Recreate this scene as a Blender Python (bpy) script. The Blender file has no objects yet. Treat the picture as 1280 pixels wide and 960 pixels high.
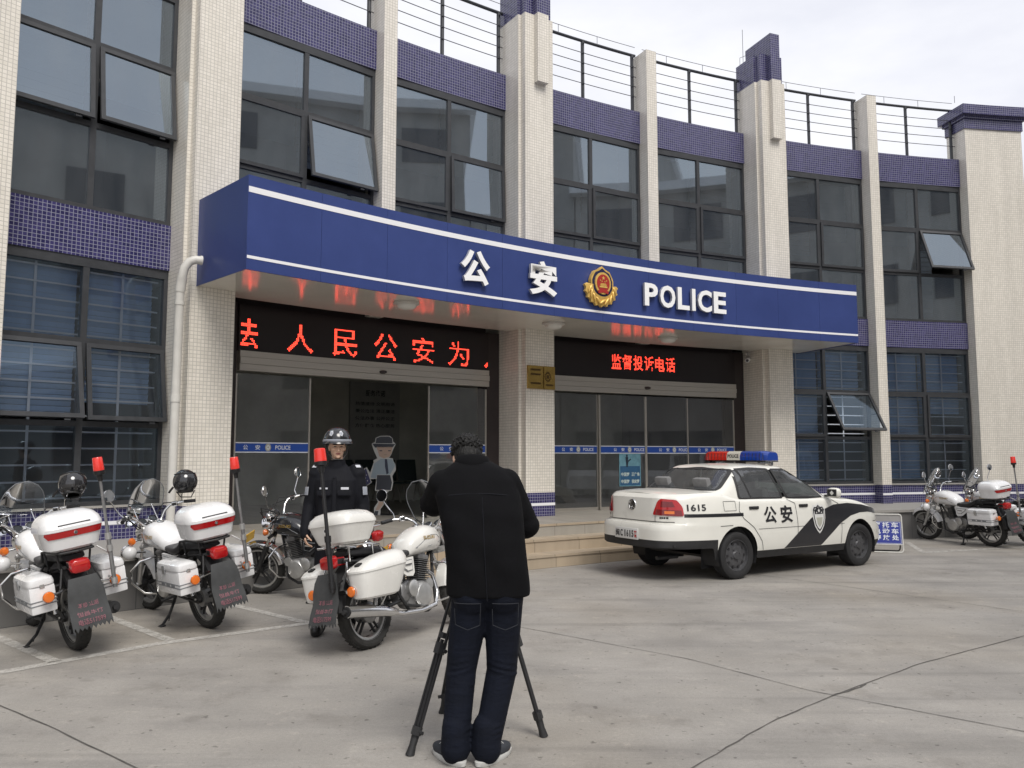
import bpy, bmesh, math, random
from mathutils import Vector, Matrix
R_ = math.radians
SC = bpy.context.scene
COL = SC.collection
random.seed(7)

# ------------------------------------------------------------------ camera
cam_d = bpy.data.cameras.new("camera"); cam = bpy.data.objects.new("camera", cam_d); COL.objects.link(cam)
cam_d.sensor_width = 36.0; cam_d.lens = 36.0 * 1000 / 1280
cam_d.clip_start = 0.05; cam_d.clip_end = 2000
CAM_H = 1.62
cam.location = (0, 0, CAM_H); cam.rotation_euler = (R_(90) + math.atan(0.09), 0, 0)
SC.camera = cam
# ------------------------------------------------------------------ sky, sun, exposure
SUN_EL, SUN_AZ = 52.0, 152.0            # azimuth clockwise from +Y
w = bpy.data.worlds.new("World"); SC.world = w; w.use_nodes = True
nt = w.node_tree; bg = nt.nodes["Background"]
sky = nt.nodes.new("ShaderNodeTexSky"); sky.sky_type = 'NISHITA'; sky.sun_disc = False
sky.sun_elevation = R_(SUN_EL); sky.sun_rotation = R_(SUN_AZ); sky.air_density = 1.0; sky.dust_density = 3.0
tc = nt.nodes.new("ShaderNodeTexCoord")
mp = nt.nodes.new("ShaderNodeMapping"); mp.inputs["Scale"].default_value = (1.0, 1.0, 2.6)
nz = nt.nodes.new("ShaderNodeTexNoise"); nz.inputs["Scale"].default_value = 2.3; nz.inputs["Detail"].default_value = 6; nz.inputs["Roughness"].default_value = .55
rp = nt.nodes.new("ShaderNodeValToRGB")
rp.color_ramp.elements[0].position = .3; rp.color_ramp.elements[0].color = (4.75, 4.85, 5.4, 1)
rp.color_ramp.elements[1].position = .60; rp.color_ramp.elements[1].color = (6.3, 6.3, 6.5, 1)
mx = nt.nodes.new("ShaderNodeMix"); mx.data_type = 'RGBA'; mx.inputs["Factor"].default_value = .93
nt.links.new(tc.outputs["Generated"], mp.inputs["Vector"]); nt.links.new(mp.outputs["Vector"], nz.inputs["Vector"])
nt.links.new(nz.outputs["Fac"], rp.inputs["Fac"])
nt.links.new(sky.outputs["Color"], mx.inputs[6]); nt.links.new(rp.outputs["Color"], mx.inputs[7])
nt.links.new(mx.outputs[2], bg.inputs["Color"]); bg.inputs["Strength"].default_value = .1
sun_d = bpy.data.lights.new("sun", 'SUN'); sun_d.energy = 1.45; sun_d.angle = R_(28); sun_d.color = (1, .96, .9)
sun = bpy.data.objects.new("sun", sun_d); COL.objects.link(sun)
sd = Vector((math.sin(R_(SUN_AZ)) * math.cos(R_(SUN_EL)), math.cos(R_(SUN_AZ)) * math.cos(R_(SUN_EL)), math.sin(R_(SUN_EL))))
sun.rotation_euler = sd.to_track_quat('Z', 'Y').to_euler()
SC.view_settings.view_transform = 'Standard'; SC.view_settings.look = 'None'
SC.view_settings.exposure = 0.78; SC.view_settings.gamma = 1.0; SC.view_settings.use_curve_mapping = False
SC.render.engine = 'CYCLES'
SC.cycles.max_bounces = 8; SC.cycles.transparent_max_bounces = 16
try: SC.cycles.use_denoising = True
except Exception: pass

# ------------------------------------------------------------------ materials
MATS = {}
def mat(name, col, rough=.5, metal=0., coat=0., noise=0., nscale=6., bump=0., bscale=60., spec=None, emit=None, estr=1., stretch=None, ndetail=5):
    """procedural principled material; noise = tone variation of the base colour, bump = fine surface relief"""
    if name in MATS: return MATS[name]
    m = bpy.data.materials.new(name); m.use_nodes = True; n = m.node_tree; b = n.nodes["Principled BSDF"]
    b.inputs["Base Color"].default_value = (*col, 1); b.inputs["Roughness"].default_value = rough
    b.inputs["Metallic"].default_value = metal; b.inputs["Coat Weight"].default_value = coat; b.inputs["Coat Roughness"].default_value = .06
    if spec is not None: b.inputs["Specular IOR Level"].default_value = spec
    if emit: b.inputs["Emission Color"].default_value = (*emit, 1); b.inputs["Emission Strength"].default_value = estr
    if noise or bump:
        tc = n.nodes.new("ShaderNodeTexCoord"); mp = n.nodes.new("ShaderNodeMapping")
        n.links.new(tc.outputs["Object"], mp.inputs["Vector"])
        if stretch: mp.inputs["Scale"].default_value = stretch
    if noise:
        t = n.nodes.new("ShaderNodeTexNoise"); t.inputs["Scale"].default_value = nscale; t.inputs["Detail"].default_value = ndetail; t.inputs["Roughness"].default_value = .65
        n.links.new(mp.outputs["Vector"], t.inputs["Vector"])
        r = n.nodes.new("ShaderNodeValToRGB")
        r.color_ramp.elements[0].position = .3; r.color_ramp.elements[1].position = .72
        r.color_ramp.elements[0].color = (*[c * (1 - noise) for c in col], 1); r.color_ramp.elements[1].color = (*[min(1, c * (1 + noise * .6)) for c in col], 1)
        n.links.new(t.outputs["Fac"], r.inputs["Fac"]); n.links.new(r.outputs["Color"], b.inputs["Base Color"])
        rr = n.nodes.new("ShaderNodeMapRange"); rr.inputs["To Min"].default_value = max(0.02, rough - .08); rr.inputs["To Max"].default_value = min(1, rough + .12)
        n.links.new(t.outputs["Fac"], rr.inputs["Value"]); n.links.new(rr.outputs[0], b.inputs["Roughness"])
    if bump:
        t2 = n.nodes.new("ShaderNodeTexNoise"); t2.inputs["Scale"].default_value = bscale; t2.inputs["Detail"].default_value = 4
        n.links.new(mp.outputs["Vector"], t2.inputs["Vector"])
        bp = n.nodes.new("ShaderNodeBump"); bp.inputs["Strength"].default_value = bump; bp.inputs["Distance"].default_value = .01
        n.links.new(t2.outputs["Fac"], bp.inputs["Height"]); n.links.new(bp.outputs["Normal"], b.inputs["Normal"])
    MATS[name] = m
    return m

def tile_mat(name, c1, c2, mortar, pitch=.05, gap=.0045, rough=.3, stain=.12):
    m = bpy.data.materials.new(name); m.use_nodes = True; n = m.node_tree; b = n.nodes["Principled BSDF"]
    b.inputs["Roughness"].default_value = rough
    uv = n.nodes.new("ShaderNodeTexCoord"); br = n.nodes.new("ShaderNodeTexBrick")
    br.offset = 0; br.squash = 1; br.inputs["Scale"].default_value = 1
    br.inputs["Color1"].default_value = (*c1, 1); br.inputs["Color2"].default_value = (*c2, 1); br.inputs["Mortar"].default_value = (*mortar, 1)
    br.inputs["Brick Width"].default_value = pitch; br.inputs["Row Height"].default_value = pitch
    br.inputs["Mortar Size"].default_value = gap; br.inputs["Mortar Smooth"].default_value = .2
    n.links.new(uv.outputs["UV"], br.inputs["Vector"])
    # rain streaks and dirt of its own shape: vertical noise
    mp = n.nodes.new("ShaderNodeMapping"); mp.inputs["Scale"].default_value = (3.0, .35, 1)
    n.links.new(uv.outputs["UV"], mp.inputs["Vector"])
    t = n.nodes.new("ShaderNodeTexNoise"); t.inputs["Scale"].default_value = 1.3; t.inputs["Detail"].default_value = 6
    n.links.new(mp.outputs["Vector"], t.inputs["Vector"])
    rm = n.nodes.new("ShaderNodeMapRange"); rm.inputs["From Min"].default_value = .35; rm.inputs["From Max"].default_value = .75
    rm.inputs["To Min"].default_value = 1.0; rm.inputs["To Max"].default_value = 1 - stain
    n.links.new(t.outputs["Fac"], rm.inputs["Value"])
    mu = n.nodes.new("ShaderNodeMix"); mu.data_type = 'RGBA'; mu.blend_type = 'MULTIPLY'; mu.inputs["Factor"].default_value = 1
    n.links.new(br.outputs["Color"], mu.inputs[6]); n.links.new(rm.outputs[0], mu.inputs[7])
    n.links.new(mu.outputs[2], b.inputs["Base Color"])
    bp = n.nodes.new("ShaderNodeBump"); bp.inputs["Strength"].default_value = .25; bp.inputs["Distance"].default_value = .004; bp.invert = True
    n.links.new(br.outputs["Fac"], bp.inputs["Height"]); n.links.new(bp.outputs["Normal"], b.inputs["Normal"])
    MATS[name] = m
    return m

def glass_mat(name, tint, ior=1.6, rough=.02, dust_haze=0., gloss=(.95, .97, 1)):
    m = bpy.data.materials.new(name); m.use_nodes = True; n = m.node_tree
    for k in list(n.nodes):
        if k.type == 'BSDF_PRINCIPLED': n.nodes.remove(k)
    out = n.nodes["Material Output"]
    tr = n.nodes.new("ShaderNodeBsdfTransparent"); tr.inputs["Color"].default_value = (*tint, 1)
    gl = n.nodes.new("ShaderNodeBsdfGlossy"); gl.inputs["Roughness"].default_value = rough; gl.inputs["Color"].default_value = (*gloss, 1)
    fr = n.nodes.new("ShaderNodeFresnel"); fr.inputs["IOR"].default_value = ior
    mx = n.nodes.new("ShaderNodeMixShader")
    n.links.new(fr.outputs[0], mx.inputs[0]); n.links.new(tr.outputs[0], mx.inputs[1]); n.links.new(gl.outputs[0], mx.inputs[2])
    last = mx
    if dust_haze:  # grey dust film, strengthened on door and car glass to imitate light
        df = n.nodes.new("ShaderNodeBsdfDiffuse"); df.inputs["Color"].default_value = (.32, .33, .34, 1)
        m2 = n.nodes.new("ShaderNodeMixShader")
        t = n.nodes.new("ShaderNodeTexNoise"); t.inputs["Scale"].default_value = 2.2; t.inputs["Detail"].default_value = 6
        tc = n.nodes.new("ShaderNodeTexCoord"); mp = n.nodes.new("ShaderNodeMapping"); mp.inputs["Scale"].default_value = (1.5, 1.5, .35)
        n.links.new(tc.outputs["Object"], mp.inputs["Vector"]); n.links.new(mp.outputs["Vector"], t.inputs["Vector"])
        rm = n.nodes.new("ShaderNodeMapRange"); rm.inputs["To Min"].default_value = 0; rm.inputs["To Max"].default_value = dust_haze * 2
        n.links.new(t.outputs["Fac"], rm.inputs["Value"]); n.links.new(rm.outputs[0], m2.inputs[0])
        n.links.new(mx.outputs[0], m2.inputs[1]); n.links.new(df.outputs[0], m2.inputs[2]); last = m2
    n.links.new(last.outputs[0], out.inputs["Surface"])
    MATS[name] = m
    return m

# ------------------------------------------------------------------ mesh builder
class MB:
    def __init__(s):
        s.bm = bmesh.new(); s.uv = s.bm.loops.layers.uv.new("UVMap"); s.M = Matrix.Identity(4); s.mi = 0
    def v(s, p): return s.bm.verts.new(s.M @ Vector(p))
    def f(s, vs, uvs=None, mi=None):
        try: fc = s.bm.faces.new(vs)
        except ValueError: return None
        fc.material_index = s.mi if mi is None else mi; fc.smooth = True
        if uvs:
            for l, u in zip(fc.loops, uvs): l[s.uv].uv = u
        return fc
    def quad(s, pts, uvs=None, mi=None): return s.f([s.v(p) for p in pts], uvs, mi)
    def box(s, c, d, rot=None, bev=0., mi=None):
        T = Matrix.Translation(Vector(c))
        if rot is not None: T = T @ (rot if isinstance(rot, Matrix) else Matrix.Rotation(rot, 4, 'Z'))
        x, y, z = d[0] / 2, d[1] / 2, d[2] / 2
        vs = [s.v(T @ Vector(p)) for p in ((-x, -y, -z), (x, -y, -z), (x, y, -z), (-x, y, -z), (-x, -y, z), (x, -y, z), (x, y, z), (-x, y, z))]
        fs = []
        for q in ((3, 2, 1, 0), (4, 5, 6, 7), (0, 1, 5, 4), (1, 2, 6, 5), (2, 3, 7, 6), (3, 0, 4, 7)):
            fc = s.f([vs[i] for i in q], None, mi)
            n = (0, 1) if q in ((3, 2, 1, 0), (4, 5, 6, 7)) else None
            pts = [((-x, -y, -z), (x, -y, -z), (x, y, -z), (-x, y, -z), (-x, -y, z), (x, -y, z), (x, y, z), (-x, y, z))[i] for i in q]
            for l, p in zip(fc.loops, pts):
                l[s.uv].uv = (p[0], p[1]) if n else ((p[0], p[2]) if q in ((0, 1, 5, 4), (2, 3, 7, 6)) else (p[1], p[2]))
            fs.append(fc)
        if bev:
            es = list({e for fc in fs for e in fc.edges})
            bmesh.ops.bevel(s.bm, geom=es, offset=bev, segments=2, affect='EDGES', profile=.6)
        return s
    def ring(s, c, u, w, r, n, ru=1., rw=1.):
        return [s.v(Vector(c) + u * (math.cos(2 * math.pi * i / n) * r * ru) + w * (math.sin(2 * math.pi * i / n) * r * rw)) for i in range(n)]
    def tube(s, pts, r, n=8, cap=True, mi=None, flat=1., up=None):
        pts = [Vector(p) for p in pts]; rings = []
        rs = r if isinstance(r, (list, tuple)) else [r] * len(pts)
        prev = None
        for i, p in enumerate(pts):
            a = pts[max(0, i - 1)]; b = pts[min(len(pts) - 1, i + 1)]
            t = (b - a).normalized()
            if prev is None:
                ref = Vector(up) if up else (Vector((0, 0, 1)) if abs(t.z) < .9 else Vector((1, 0, 0)))
                u = (ref - t * ref.dot(t)).normalized()
            else: u = (prev - t * prev.dot(t)).normalized()
            prev = u; w = t.cross(u)
            rings.append(s.ring(p, u, w, rs[i], n, flat, 1.))
        for a, b in zip(rings, rings[1:]):
            for i in range(n): s.f([a[i], a[(i + 1) % n], b[(i + 1) % n], b[i]], None, mi)
        if cap: s.f(list(reversed(rings[0])), None, mi); s.f(rings[-1], None, mi)
        return s
    def cyl(s, p0, p1, r0, r1=None, n=16, mi=None, cap=True): return s.tube([p0, p1], [r0, r0 if r1 is None else r1], n, cap, mi)
    def lathe(s, prof, o, ax, n=24, mi=None, closed=False, ru=1., rw=1., up=None):
        """prof: (radius, height along axis)"""
        ax = Vector(ax).normalized(); o = Vector(o)
        ref = Vector(up) if up else (Vector((0, 0, 1)) if abs(ax.z) < .9 else Vector((1, 0, 0)))
        u = (ref - ax * ref.dot(ax)).normalized(); w = ax.cross(u)
        rings = []
        for r, h in prof:
            rings.append([s.v(o + ax * h)] if r < 1e-6 else s.ring(o + ax * h, u, w, r, n, ru, rw))
        prs = list(zip(rings, rings[1:])) + ([(rings[-1], rings[0])] if closed else [])
        for a, b in prs:
            for i in range(n):
                j = (i + 1) % n
                if len(a) == 1 and len(b) == 1: continue
                if len(a) == 1: s.f([a[0], b[j], b[i]], None, mi)
                elif len(b) == 1: s.f([a[i], a[j], b[0]], None, mi)
                else: s.f([a[i], a[j], b[j], b[i]], None, mi)
        return s
    def ell(s, c, rad, rot=None, nu=20, nv=12, mi=None, p=1.):
        """(super)ellipsoid"""
        T = Matrix.Translation(Vector(c)) @ (rot if rot is not None else Matrix.Identity(4))
        sp = lambda x: math.copysign(abs(x) ** p, x)
        rows = []
        for j in range(nv + 1):
            b = -math.pi / 2 + math.pi * j / nv
            if j in (0, nv): rows.append([s.v(T @ Vector((0, 0, math.copysign(rad[2], b))))]); continue
            rows.append([s.v(T @ Vector((rad[0] * sp(math.cos(b)) * sp(math.cos(a)), rad[1] * sp(math.cos(b)) * sp(math.sin(a)), rad[2] * sp(math.sin(b))))) for a in [2 * math.pi * i / nu for i in range(nu)]])
        for a, b in zip(rows, rows[1:]):
            for i in range(nu):
                j = (i + 1) % nu
                if len(a) == 1: s.f([a[0], b[j], b[i]], None, mi)
                elif len(b) == 1: s.f([a[i], a[j], b[0]], None, mi)
                else: s.f([a[i], a[j], b[j], b[i]], None, mi)
        return s
    def loft(s, secs, cap=True, closed=True, mi=None):
        rows = [[s.v(p) for p in sec] for sec in secs]; n = len(rows[0])
        for a, b in zip(rows, rows[1:]):
            for i in range(n if closed else n - 1): s.f([a[i], a[(i + 1) % n], b[(i + 1) % n], b[i]], None, mi)
        if cap and closed: s.f(list(reversed(rows[0])), None, mi); s.f(rows[-1], None, mi)
        return s
    def prism(s, poly, fn, d0, d1, mi=None, side=None):
        """poly: 2D outline; fn(x, y, d) -> 3D"""
        a = [s.v(fn(x, y, d0)) for x, y in poly]; b = [s.v(fn(x, y, d1)) for x, y in poly]; n = len(poly)
        s.f(list(reversed(a)), None, mi); s.f(b, None, mi)
        for i in range(n): s.f([a[i], a[(i + 1) % n], b[(i + 1) % n], b[i]], None, mi if side is None else side)
        return s
    def build(s, name, parent=None, mats=None, ang=38, at=None, recalc=True):
        bmesh.ops.remove_doubles(s.bm, verts=[], dist=1e-5)
        if recalc: bmesh.ops.recalc_face_normals(s.bm, faces=s.bm.faces[:])
        me = bpy.data.meshes.new(name); s.bm.to_mesh(me); s.bm.free()
        for m in (mats if isinstance(mats, (list, tuple)) else [mats]):
            me.materials.append(MATS[m] if isinstance(m, str) else m)
        me.set_sharp_from_angle(angle=R_(ang))
        o = bpy.data.objects.new(name, me); COL.objects.link(o)
        if parent is not None: o.parent = parent
        if at is not None:                      # mesh made in world coordinates: move its origin to `at`
            me.transform(Matrix.Translation(-Vector(at)))
            o.location = Vector(at) if parent is None else Vector(at) - parent.location
        return o

def settle(o):
    """origin of a top-level world-space mesh to the middle of its base"""
    vs = [v.co for v in o.data.vertices]
    lo = [min(v[i] for v in vs) for i in range(3)]; hi = [max(v[i] for v in vs) for i in range(3)]
    c = Vector(((lo[0] + hi[0]) / 2, (lo[1] + hi[1]) / 2, lo[2]))
    o.data.transform(Matrix.Translation(-c)); o.location = c
    return o
def tag(o, label=None, cat=None, group=None, kind=None):
    for k, v in (("label", label), ("category", cat), ("group", group), ("kind", kind)):
        if v: o[k] = v
    return o
def thing(name, loc, label, cat, group=None, rz=0., lean=0.):
    o = bpy.data.objects.new(name, None); COL.objects.link(o); o.empty_display_size = .2
    o.location = loc; o.rotation_mode = 'XYZ'; o.rotation_euler = (lean, 0, rz)
    return tag(o, label, cat, group)
def copy_tree(o, parent=None):
    c = o.copy(); COL.objects.link(c)
    if parent is not None: c.parent = parent
    for ch in [x for x in COL.objects if x.parent == o]: copy_tree(ch, c)
    return c

# ------------------------------------------------------------------ lettering
_TXT = {}
def decal(mb, poly, fn, mi=None, maxlen=.07):
    """flat outline laid on a curved surface: fill, subdivide, map with fn(x, y)"""
    t = bmesh.new(); t.faces.new([t.verts.new((x, y, 0)) for x, y in poly])
    bmesh.ops.triangulate(t, faces=t.faces[:])
    for _ in range(6):
        es = [e for e in t.edges if e.calc_length() > maxlen]
        if not es: break
        bmesh.ops.subdivide_edges(t, edges=es, cuts=1); bmesh.ops.triangulate(t, faces=[f for f in t.faces if len(f.verts) > 3])
    m = {v: mb.v(fn(v.co.x, v.co.y)) for v in t.verts}
    for f in t.faces: mb.f([m[v] for v in f.verts], None, mi)
    t.free(); return mb
def glyph(body, bold=0., res=3):
    """triangulated outline of a text in its plane: verts, faces (built-in font)"""
    k = (body, bold, res)
    if k in _TXT: return _TXT[k]
    c = bpy.data.curves.new("glyph", 'FONT'); c.body = body; c.size = 1; c.offset = bold; c.resolution_u = res
    o = bpy.data.objects.new("glyph", c); COL.objects.link(o); bpy.context.view_layer.update()
    me = bpy.data.meshes.new_from_object(o.evaluated_get(bpy.context.evaluated_depsgraph_get()))
    bm = bmesh.new(); bm.from_mesh(me); bmesh.ops.remove_doubles(bm, verts=bm.verts[:], dist=1e-5)
    bm.verts.index_update()
    vs = [(v.co.x, v.co.y) for v in bm.verts]
    fs = [[v.index for v in f.verts] for f in bm.faces]
    fs = [list(reversed(q)) if sum(vs[q[i]][0] * vs[q[(i + 1) % len(q)]][1] - vs[q[(i + 1) % len(q)]][0] * vs[q[i]][1] for i in range(len(q))) < 0 else q for q in fs]
    bm.free(); bpy.data.objects.remove(o); bpy.data.curves.remove(c); bpy.data.meshes.remove(me)
    _TXT[k] = (vs, fs)
    return _TXT[k]
def put_text(mb, body, box, fn, bold=0., depth=0., mi=None, side=None, natural=False):
    """fit a text into box (x0, x1, y0, y1); fn(x, y, d) -> 3D; depth > 0 makes solid letters"""
    vs, fs = glyph(body, bold)
    xs = [v[0] for v in vs]; ys = [v[1] for v in vs]; x0, x1, y0, y1 = min(xs), max(xs), min(ys), max(ys)
    sx = (box[1] - box[0]) / (x1 - x0); sy = (box[3] - box[2]) / (y1 - y0)
    P = [(box[0] + (x - x0) * sx, box[2] + (y - y0) * sy) for x, y in vs]
    top = [mb.v(fn(x, y, depth)) for x, y in P]
    for q in fs: mb.f([top[i] for i in q], None, mi)
    if depth:
        bot = [mb.v(fn(x, y, 0)) for x, y in P]
        cnt = {}
        for q in fs:
            for i in range(len(q)):
                a, b = q[i], q[(i + 1) % len(q)]; cnt[(a, b)] = cnt.get((a, b), 0) + 1
        for (a, b) in cnt:
            if (b, a) not in cnt: mb.f([top[a], bot[a], bot[b], top[b]], None, mi if side is None else side)
    return mb
def dots(body, n, bold=0.):
    """n x n dot raster of a character, as list of (i, j)"""
    vs, fs = glyph(body, bold)
    xs = [v[0] for v in vs]; ys = [v[1] for v in vs]; x0, x1, y0, y1 = min(xs), max(xs), min(ys), max(ys)
    tri = []
    for q in fs:
        for i in range(1, len(q) - 1): tri.append((vs[q[0]], vs[q[i]], vs[q[i + 1]]))
    out = []
    for i in range(n):
        for j in range(n):
            x = x0 + (x1 - x0) * (i + .5) / n; y = y0 + (y1 - y0) * (j + .5) / n
            for a, b, c in tri:
                d1 = (x - b[0]) * (a[1] - b[1]) - (a[0] - b[0]) * (y - b[1])
                d2 = (x - c[0]) * (b[1] - c[1]) - (b[0] - c[0]) * (y - c[1])
                d3 = (x - a[0]) * (c[1] - a[1]) - (c[0] - a[0]) * (y - a[1])
                if not ((d1 < 0 or d2 < 0 or d3 < 0) and (d1 > 0 or d2 > 0 or d3 > 0)): out.append((i, j)); break
    return out
# ================================================================== THE PLACE
CX, CY, RF = 15.43, -9.12, 28.19          # the facade is an arc about this point
PLZ = .57                                  # height of the granite platform
tile_mat("beige_tile", (.82, .775, .695), (.73, .69, .61), (.53, .50, .445), stain=.13)
tile_mat("violet_tile", (.020, .018, .075), (.048, .042, .14), (.25, .25, .33), gap=.0042, rough=.22, stain=.1)
mat("concrete", (.36, .335, .30), .85, noise=.22, nscale=.5, bump=.3, bscale=30)
mat("dark_frame", (.040, .042, .046), .42, noise=.2, nscale=8)
mat("rail_metal", (.035, .038, .045), .45)
mat("wire_metal", (.12, .12, .13), .4, metal=.6)
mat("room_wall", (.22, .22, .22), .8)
mat("ceiling_paint", (.6, .6, .58), .8)
mat("blind", (.40, .56, .78), .7, noise=.15, nscale=2)
mat("blind_pale", (.48, .55, .62), .7, noise=.12, nscale=2)
mat("bar_white", (.80, .82, .84), .5)
mat("roof_grey", (.25, .25, .25), .9, noise=.2)
mat("granite_dark", (.17, .165, .16), .55, noise=.35, nscale=70, ndetail=8)
mat("granite_grey", (.36, .345, .32), .5, noise=.2, nscale=60, ndetail=8)
mat("white_stripe", (.8, .8, .82), .5)
glass_mat("window_glass", (.36, .40, .45), ior=3.3, dust_haze=.10, gloss=(.74, .88, 1.0))
glass_mat("window_glass_lower", (.86, .92, 1.0), ior=1.95, dust_haze=.05, gloss=(.62, .82, 1.0))
glass_mat("door_glass", (.72, .77, .73), ior=1.9, dust_haze=.13)  # film strengthened to paint in the brightness of the lobby behind

def pol(t, r, z): return Vector((CX + r * math.cos(R_(t)), CY + r * math.sin(R_(t)), z))
def pbox(mb, t0, t1, r0, r1, z0, z1, step=1.0, mi=None):
    n = max(1, int(math.ceil(abs(t0 - t1) / step)))
    T = [t0 + (t1 - t0) * i / n for i in range(n + 1)]
    k = math.pi / 180
    for a, b in zip(T, T[1:]):
        ua, ub = -a * k * r0, -b * k * r0
        mb.quad([pol(a, r0, z0), pol(b, r0, z0), pol(b, r0, z1), pol(a, r0, z1)], [(ua, z0), (ub, z0), (ub, z1), (ua, z1)], mi)
        mb.quad([pol(b, r1, z0), pol(a, r1, z0), pol(a, r1, z1), pol(b, r1, z1)], [(ub, z0), (ua, z0), (ua, z1), (ub, z1)], mi)
        mb.quad([pol(a, r0, z1), pol(b, r0, z1), pol(b, r1, z1), pol(a, r1, z1)], [(ua, r0), (ub, r0), (ub, r1), (ua, r1)], mi)
        mb.quad([pol(b, r0, z0), pol(a, r0, z0), pol(a, r1, z0), pol(b, r1, z0)], [(ub, r0), (ua, r0), (ua, r1), (ub, r1)], mi)
    for t in (T[0], T[-1]):
        mb.quad([pol(t, r1, z0), pol(t, r0, z0), pol(t, r0, z1), pol(t, r1, z1)], [(-r1, z0), (-r0, z0), (-r0, z1), (-r1, z1)], mi)
    return mb

# ---- ground: one concrete sheet to the horizon
gm = bpy.data.materials.new("yard_concrete"); gm.use_nodes = True; MATS["yard_concrete"] = gm
n = gm.node_tree; b = n.nodes["Principled BSDF"]; L = n.links.new
tcg = n.nodes.new("ShaderNodeTexCoord")
def _noise(scale, detail, vec, rough=.6):
    t = n.nodes.new("ShaderNodeTexNoise"); t.inputs["Scale"].default_value = scale; t.inputs["Detail"].default_value = detail; t.inputs["Roughness"].default_value = rough
    L(vec, t.inputs["Vector"]); return t.outputs["Fac"]
def _ramp(fac, stops):
    r = n.nodes.new("ShaderNodeValToRGB"); el = r.color_ramp.elements
    while len(el) < len(stops): el.new(.5)
    for e, (p, c) in zip(el, stops): e.position = p; e.color = (*c, 1)
    L(fac, r.inputs["Fac"]); return r.outputs["Color"]
def _mix(a, bb, fac, mode='MIX'):
    m = n.nodes.new("ShaderNodeMix"); m.data_type = 'RGBA'; m.blend_type = mode
    if isinstance(fac, float): m.inputs["Factor"].default_value = fac
    else: L(fac, m.inputs["Factor"])
    L(a, m.inputs[6]); L(bb, m.inputs[7]); return m.outputs[2]
mpg = n.nodes.new("ShaderNodeMapping"); L(tcg.outputs["Object"], mpg.inputs["Vector"])
mpg.inputs["Rotation"].default_value = (0, 0, R_(28)); mpg.inputs["Scale"].default_value = (.35, 1.5, 1)
base = _ramp(_noise(.9, 7, tcg.outputs["Object"]), [(.28, (.250, .236, .216)), (.5, (.305, .288, .263)), (.72, (.365, .345, .315))])
streak = _ramp(_noise(1.6, 6, mpg.outputs["Vector"], .65), [(.33, (.82, .82, .83)), (.5, (1, 1, 1)), (.75, (1.06, 1.05, 1.03))])
col = _mix(base, streak, .8, 'MULTIPLY')
fine = _ramp(_noise(45, 6, tcg.outputs["Object"], .75), [(.3, (.82, .82, .82)), (.7, (1.1, 1.1, 1.1))])
col = _mix(col, fine, .8, 'MULTIPLY')
stain = _ramp(_noise(1.1, 8, tcg.outputs['Object'], .7), [(.54, (1, 1, 1)), (.62, (.80, .79, .78))])
col = _mix(col, stain, .7, 'MULTIPLY')
spots = _ramp(_noise(3.4, 2, tcg.outputs["Object"], .4), [(.68, (1, 1, 1)), (.76, (.60, .59, .58))])
col = _mix(col, spots, .5, 'MULTIPLY')
chips = _ramp(_noise(16, 3, tcg.outputs["Object"], .5), [(.66, (1, 1, 1)), (.70, (.45, .44, .43))]); col = _mix(col, chips, .8, 'MULTIPLY')
pale = _ramp(_noise(5.2, 8, tcg.outputs["Object"], .8), [(.56, (1, 1, 1)), (.66, (1.25, 1.23, 1.20))]); col = _mix(col, pale, .8, 'MULTIPLY')
mpt = n.nodes.new("ShaderNodeMapping"); L(tcg.outputs["Object"], mpt.inputs["Vector"]); mpt.inputs["Rotation"].default_value = (0, 0, R_(-36)); mpt.inputs["Scale"].default_value = (.12, 2.6, 1)
tyre = _ramp(_noise(1.0, 5, mpt.outputs["Vector"], .6), [(.57, (1, 1, 1)), (.66, (.80, .80, .80))]); col = _mix(col, tyre, .75, 'MULTIPLY')
grit = _ramp(_noise(170, 3, tcg.outputs["Object"], .8), [(.30, (.70, .70, .70)), (.5, (1, 1, 1)), (.72, (1.22, 1.22, 1.22))]); col = _mix(col, grit, .8, 'MULTIPLY')
rust = _ramp(_noise(.33, 3, tcg.outputs["Object"], .5), [(.50, (1, 1, 1)), (.72, (1.01, .96, .88))])
col = _mix(col, rust, .8, 'MULTIPLY')
L(col, b.inputs["Base Color"]); b.inputs["Roughness"].default_value = .78
bp = n.nodes.new("ShaderNodeBump"); bp.inputs["Strength"].default_value = .35; bp.inputs["Distance"].default_value = .006
L(_noise(60, 6, tcg.outputs["Object"], .7), bp.inputs["Height"]); L(bp.outputs["Normal"], b.inputs["Normal"])
mb = MB(); mb.quad([(-600, -600, 0), (600, -600, 0), (600, 600, 0), (-600, 600, 0)])
tag(mb.build("ground", None, "yard_concrete"), kind="structure")

# ---- joints between the slabs and worn parking lines, thin sheets on the ground
mat("joint_dark", (.105, .098, .09), .9, noise=.4, nscale=20)
def strip(mb, pts, wd, z, jit=0., sub=.12):
    P = []
    for a, c in zip(pts, pts[1:]):
        a, c = Vector((*a, 0)), Vector((*c, 0)); k = max(1, int((c - a).length / sub))
        P += [a.lerp(c, i / k) for i in range(k)]
    P.append(Vector((*pts[-1], 0)))
    L_, R2 = [], []
    for i, p in enumerate(P):
        t = (P[min(i + 1, len(P) - 1)] - P[max(i - 1, 0)]).normalized(); nn = Vector((-t.y, t.x, 0))
        p = p + nn * random.uniform(-jit, jit); ww = wd * random.uniform(.55, 1.25) if jit else wd
        L_.append(mb.v((p.x + nn.x * ww / 2, p.y + nn.y * ww / 2, z))); R2.append(mb.v((p.x - nn.x * ww / 2, p.y - nn.y * ww / 2, z)))
    for i in range(len(P) - 1): mb.f([R2[i], R2[i + 1], L_[i + 1], L_[i]])
mb = MB()
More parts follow.
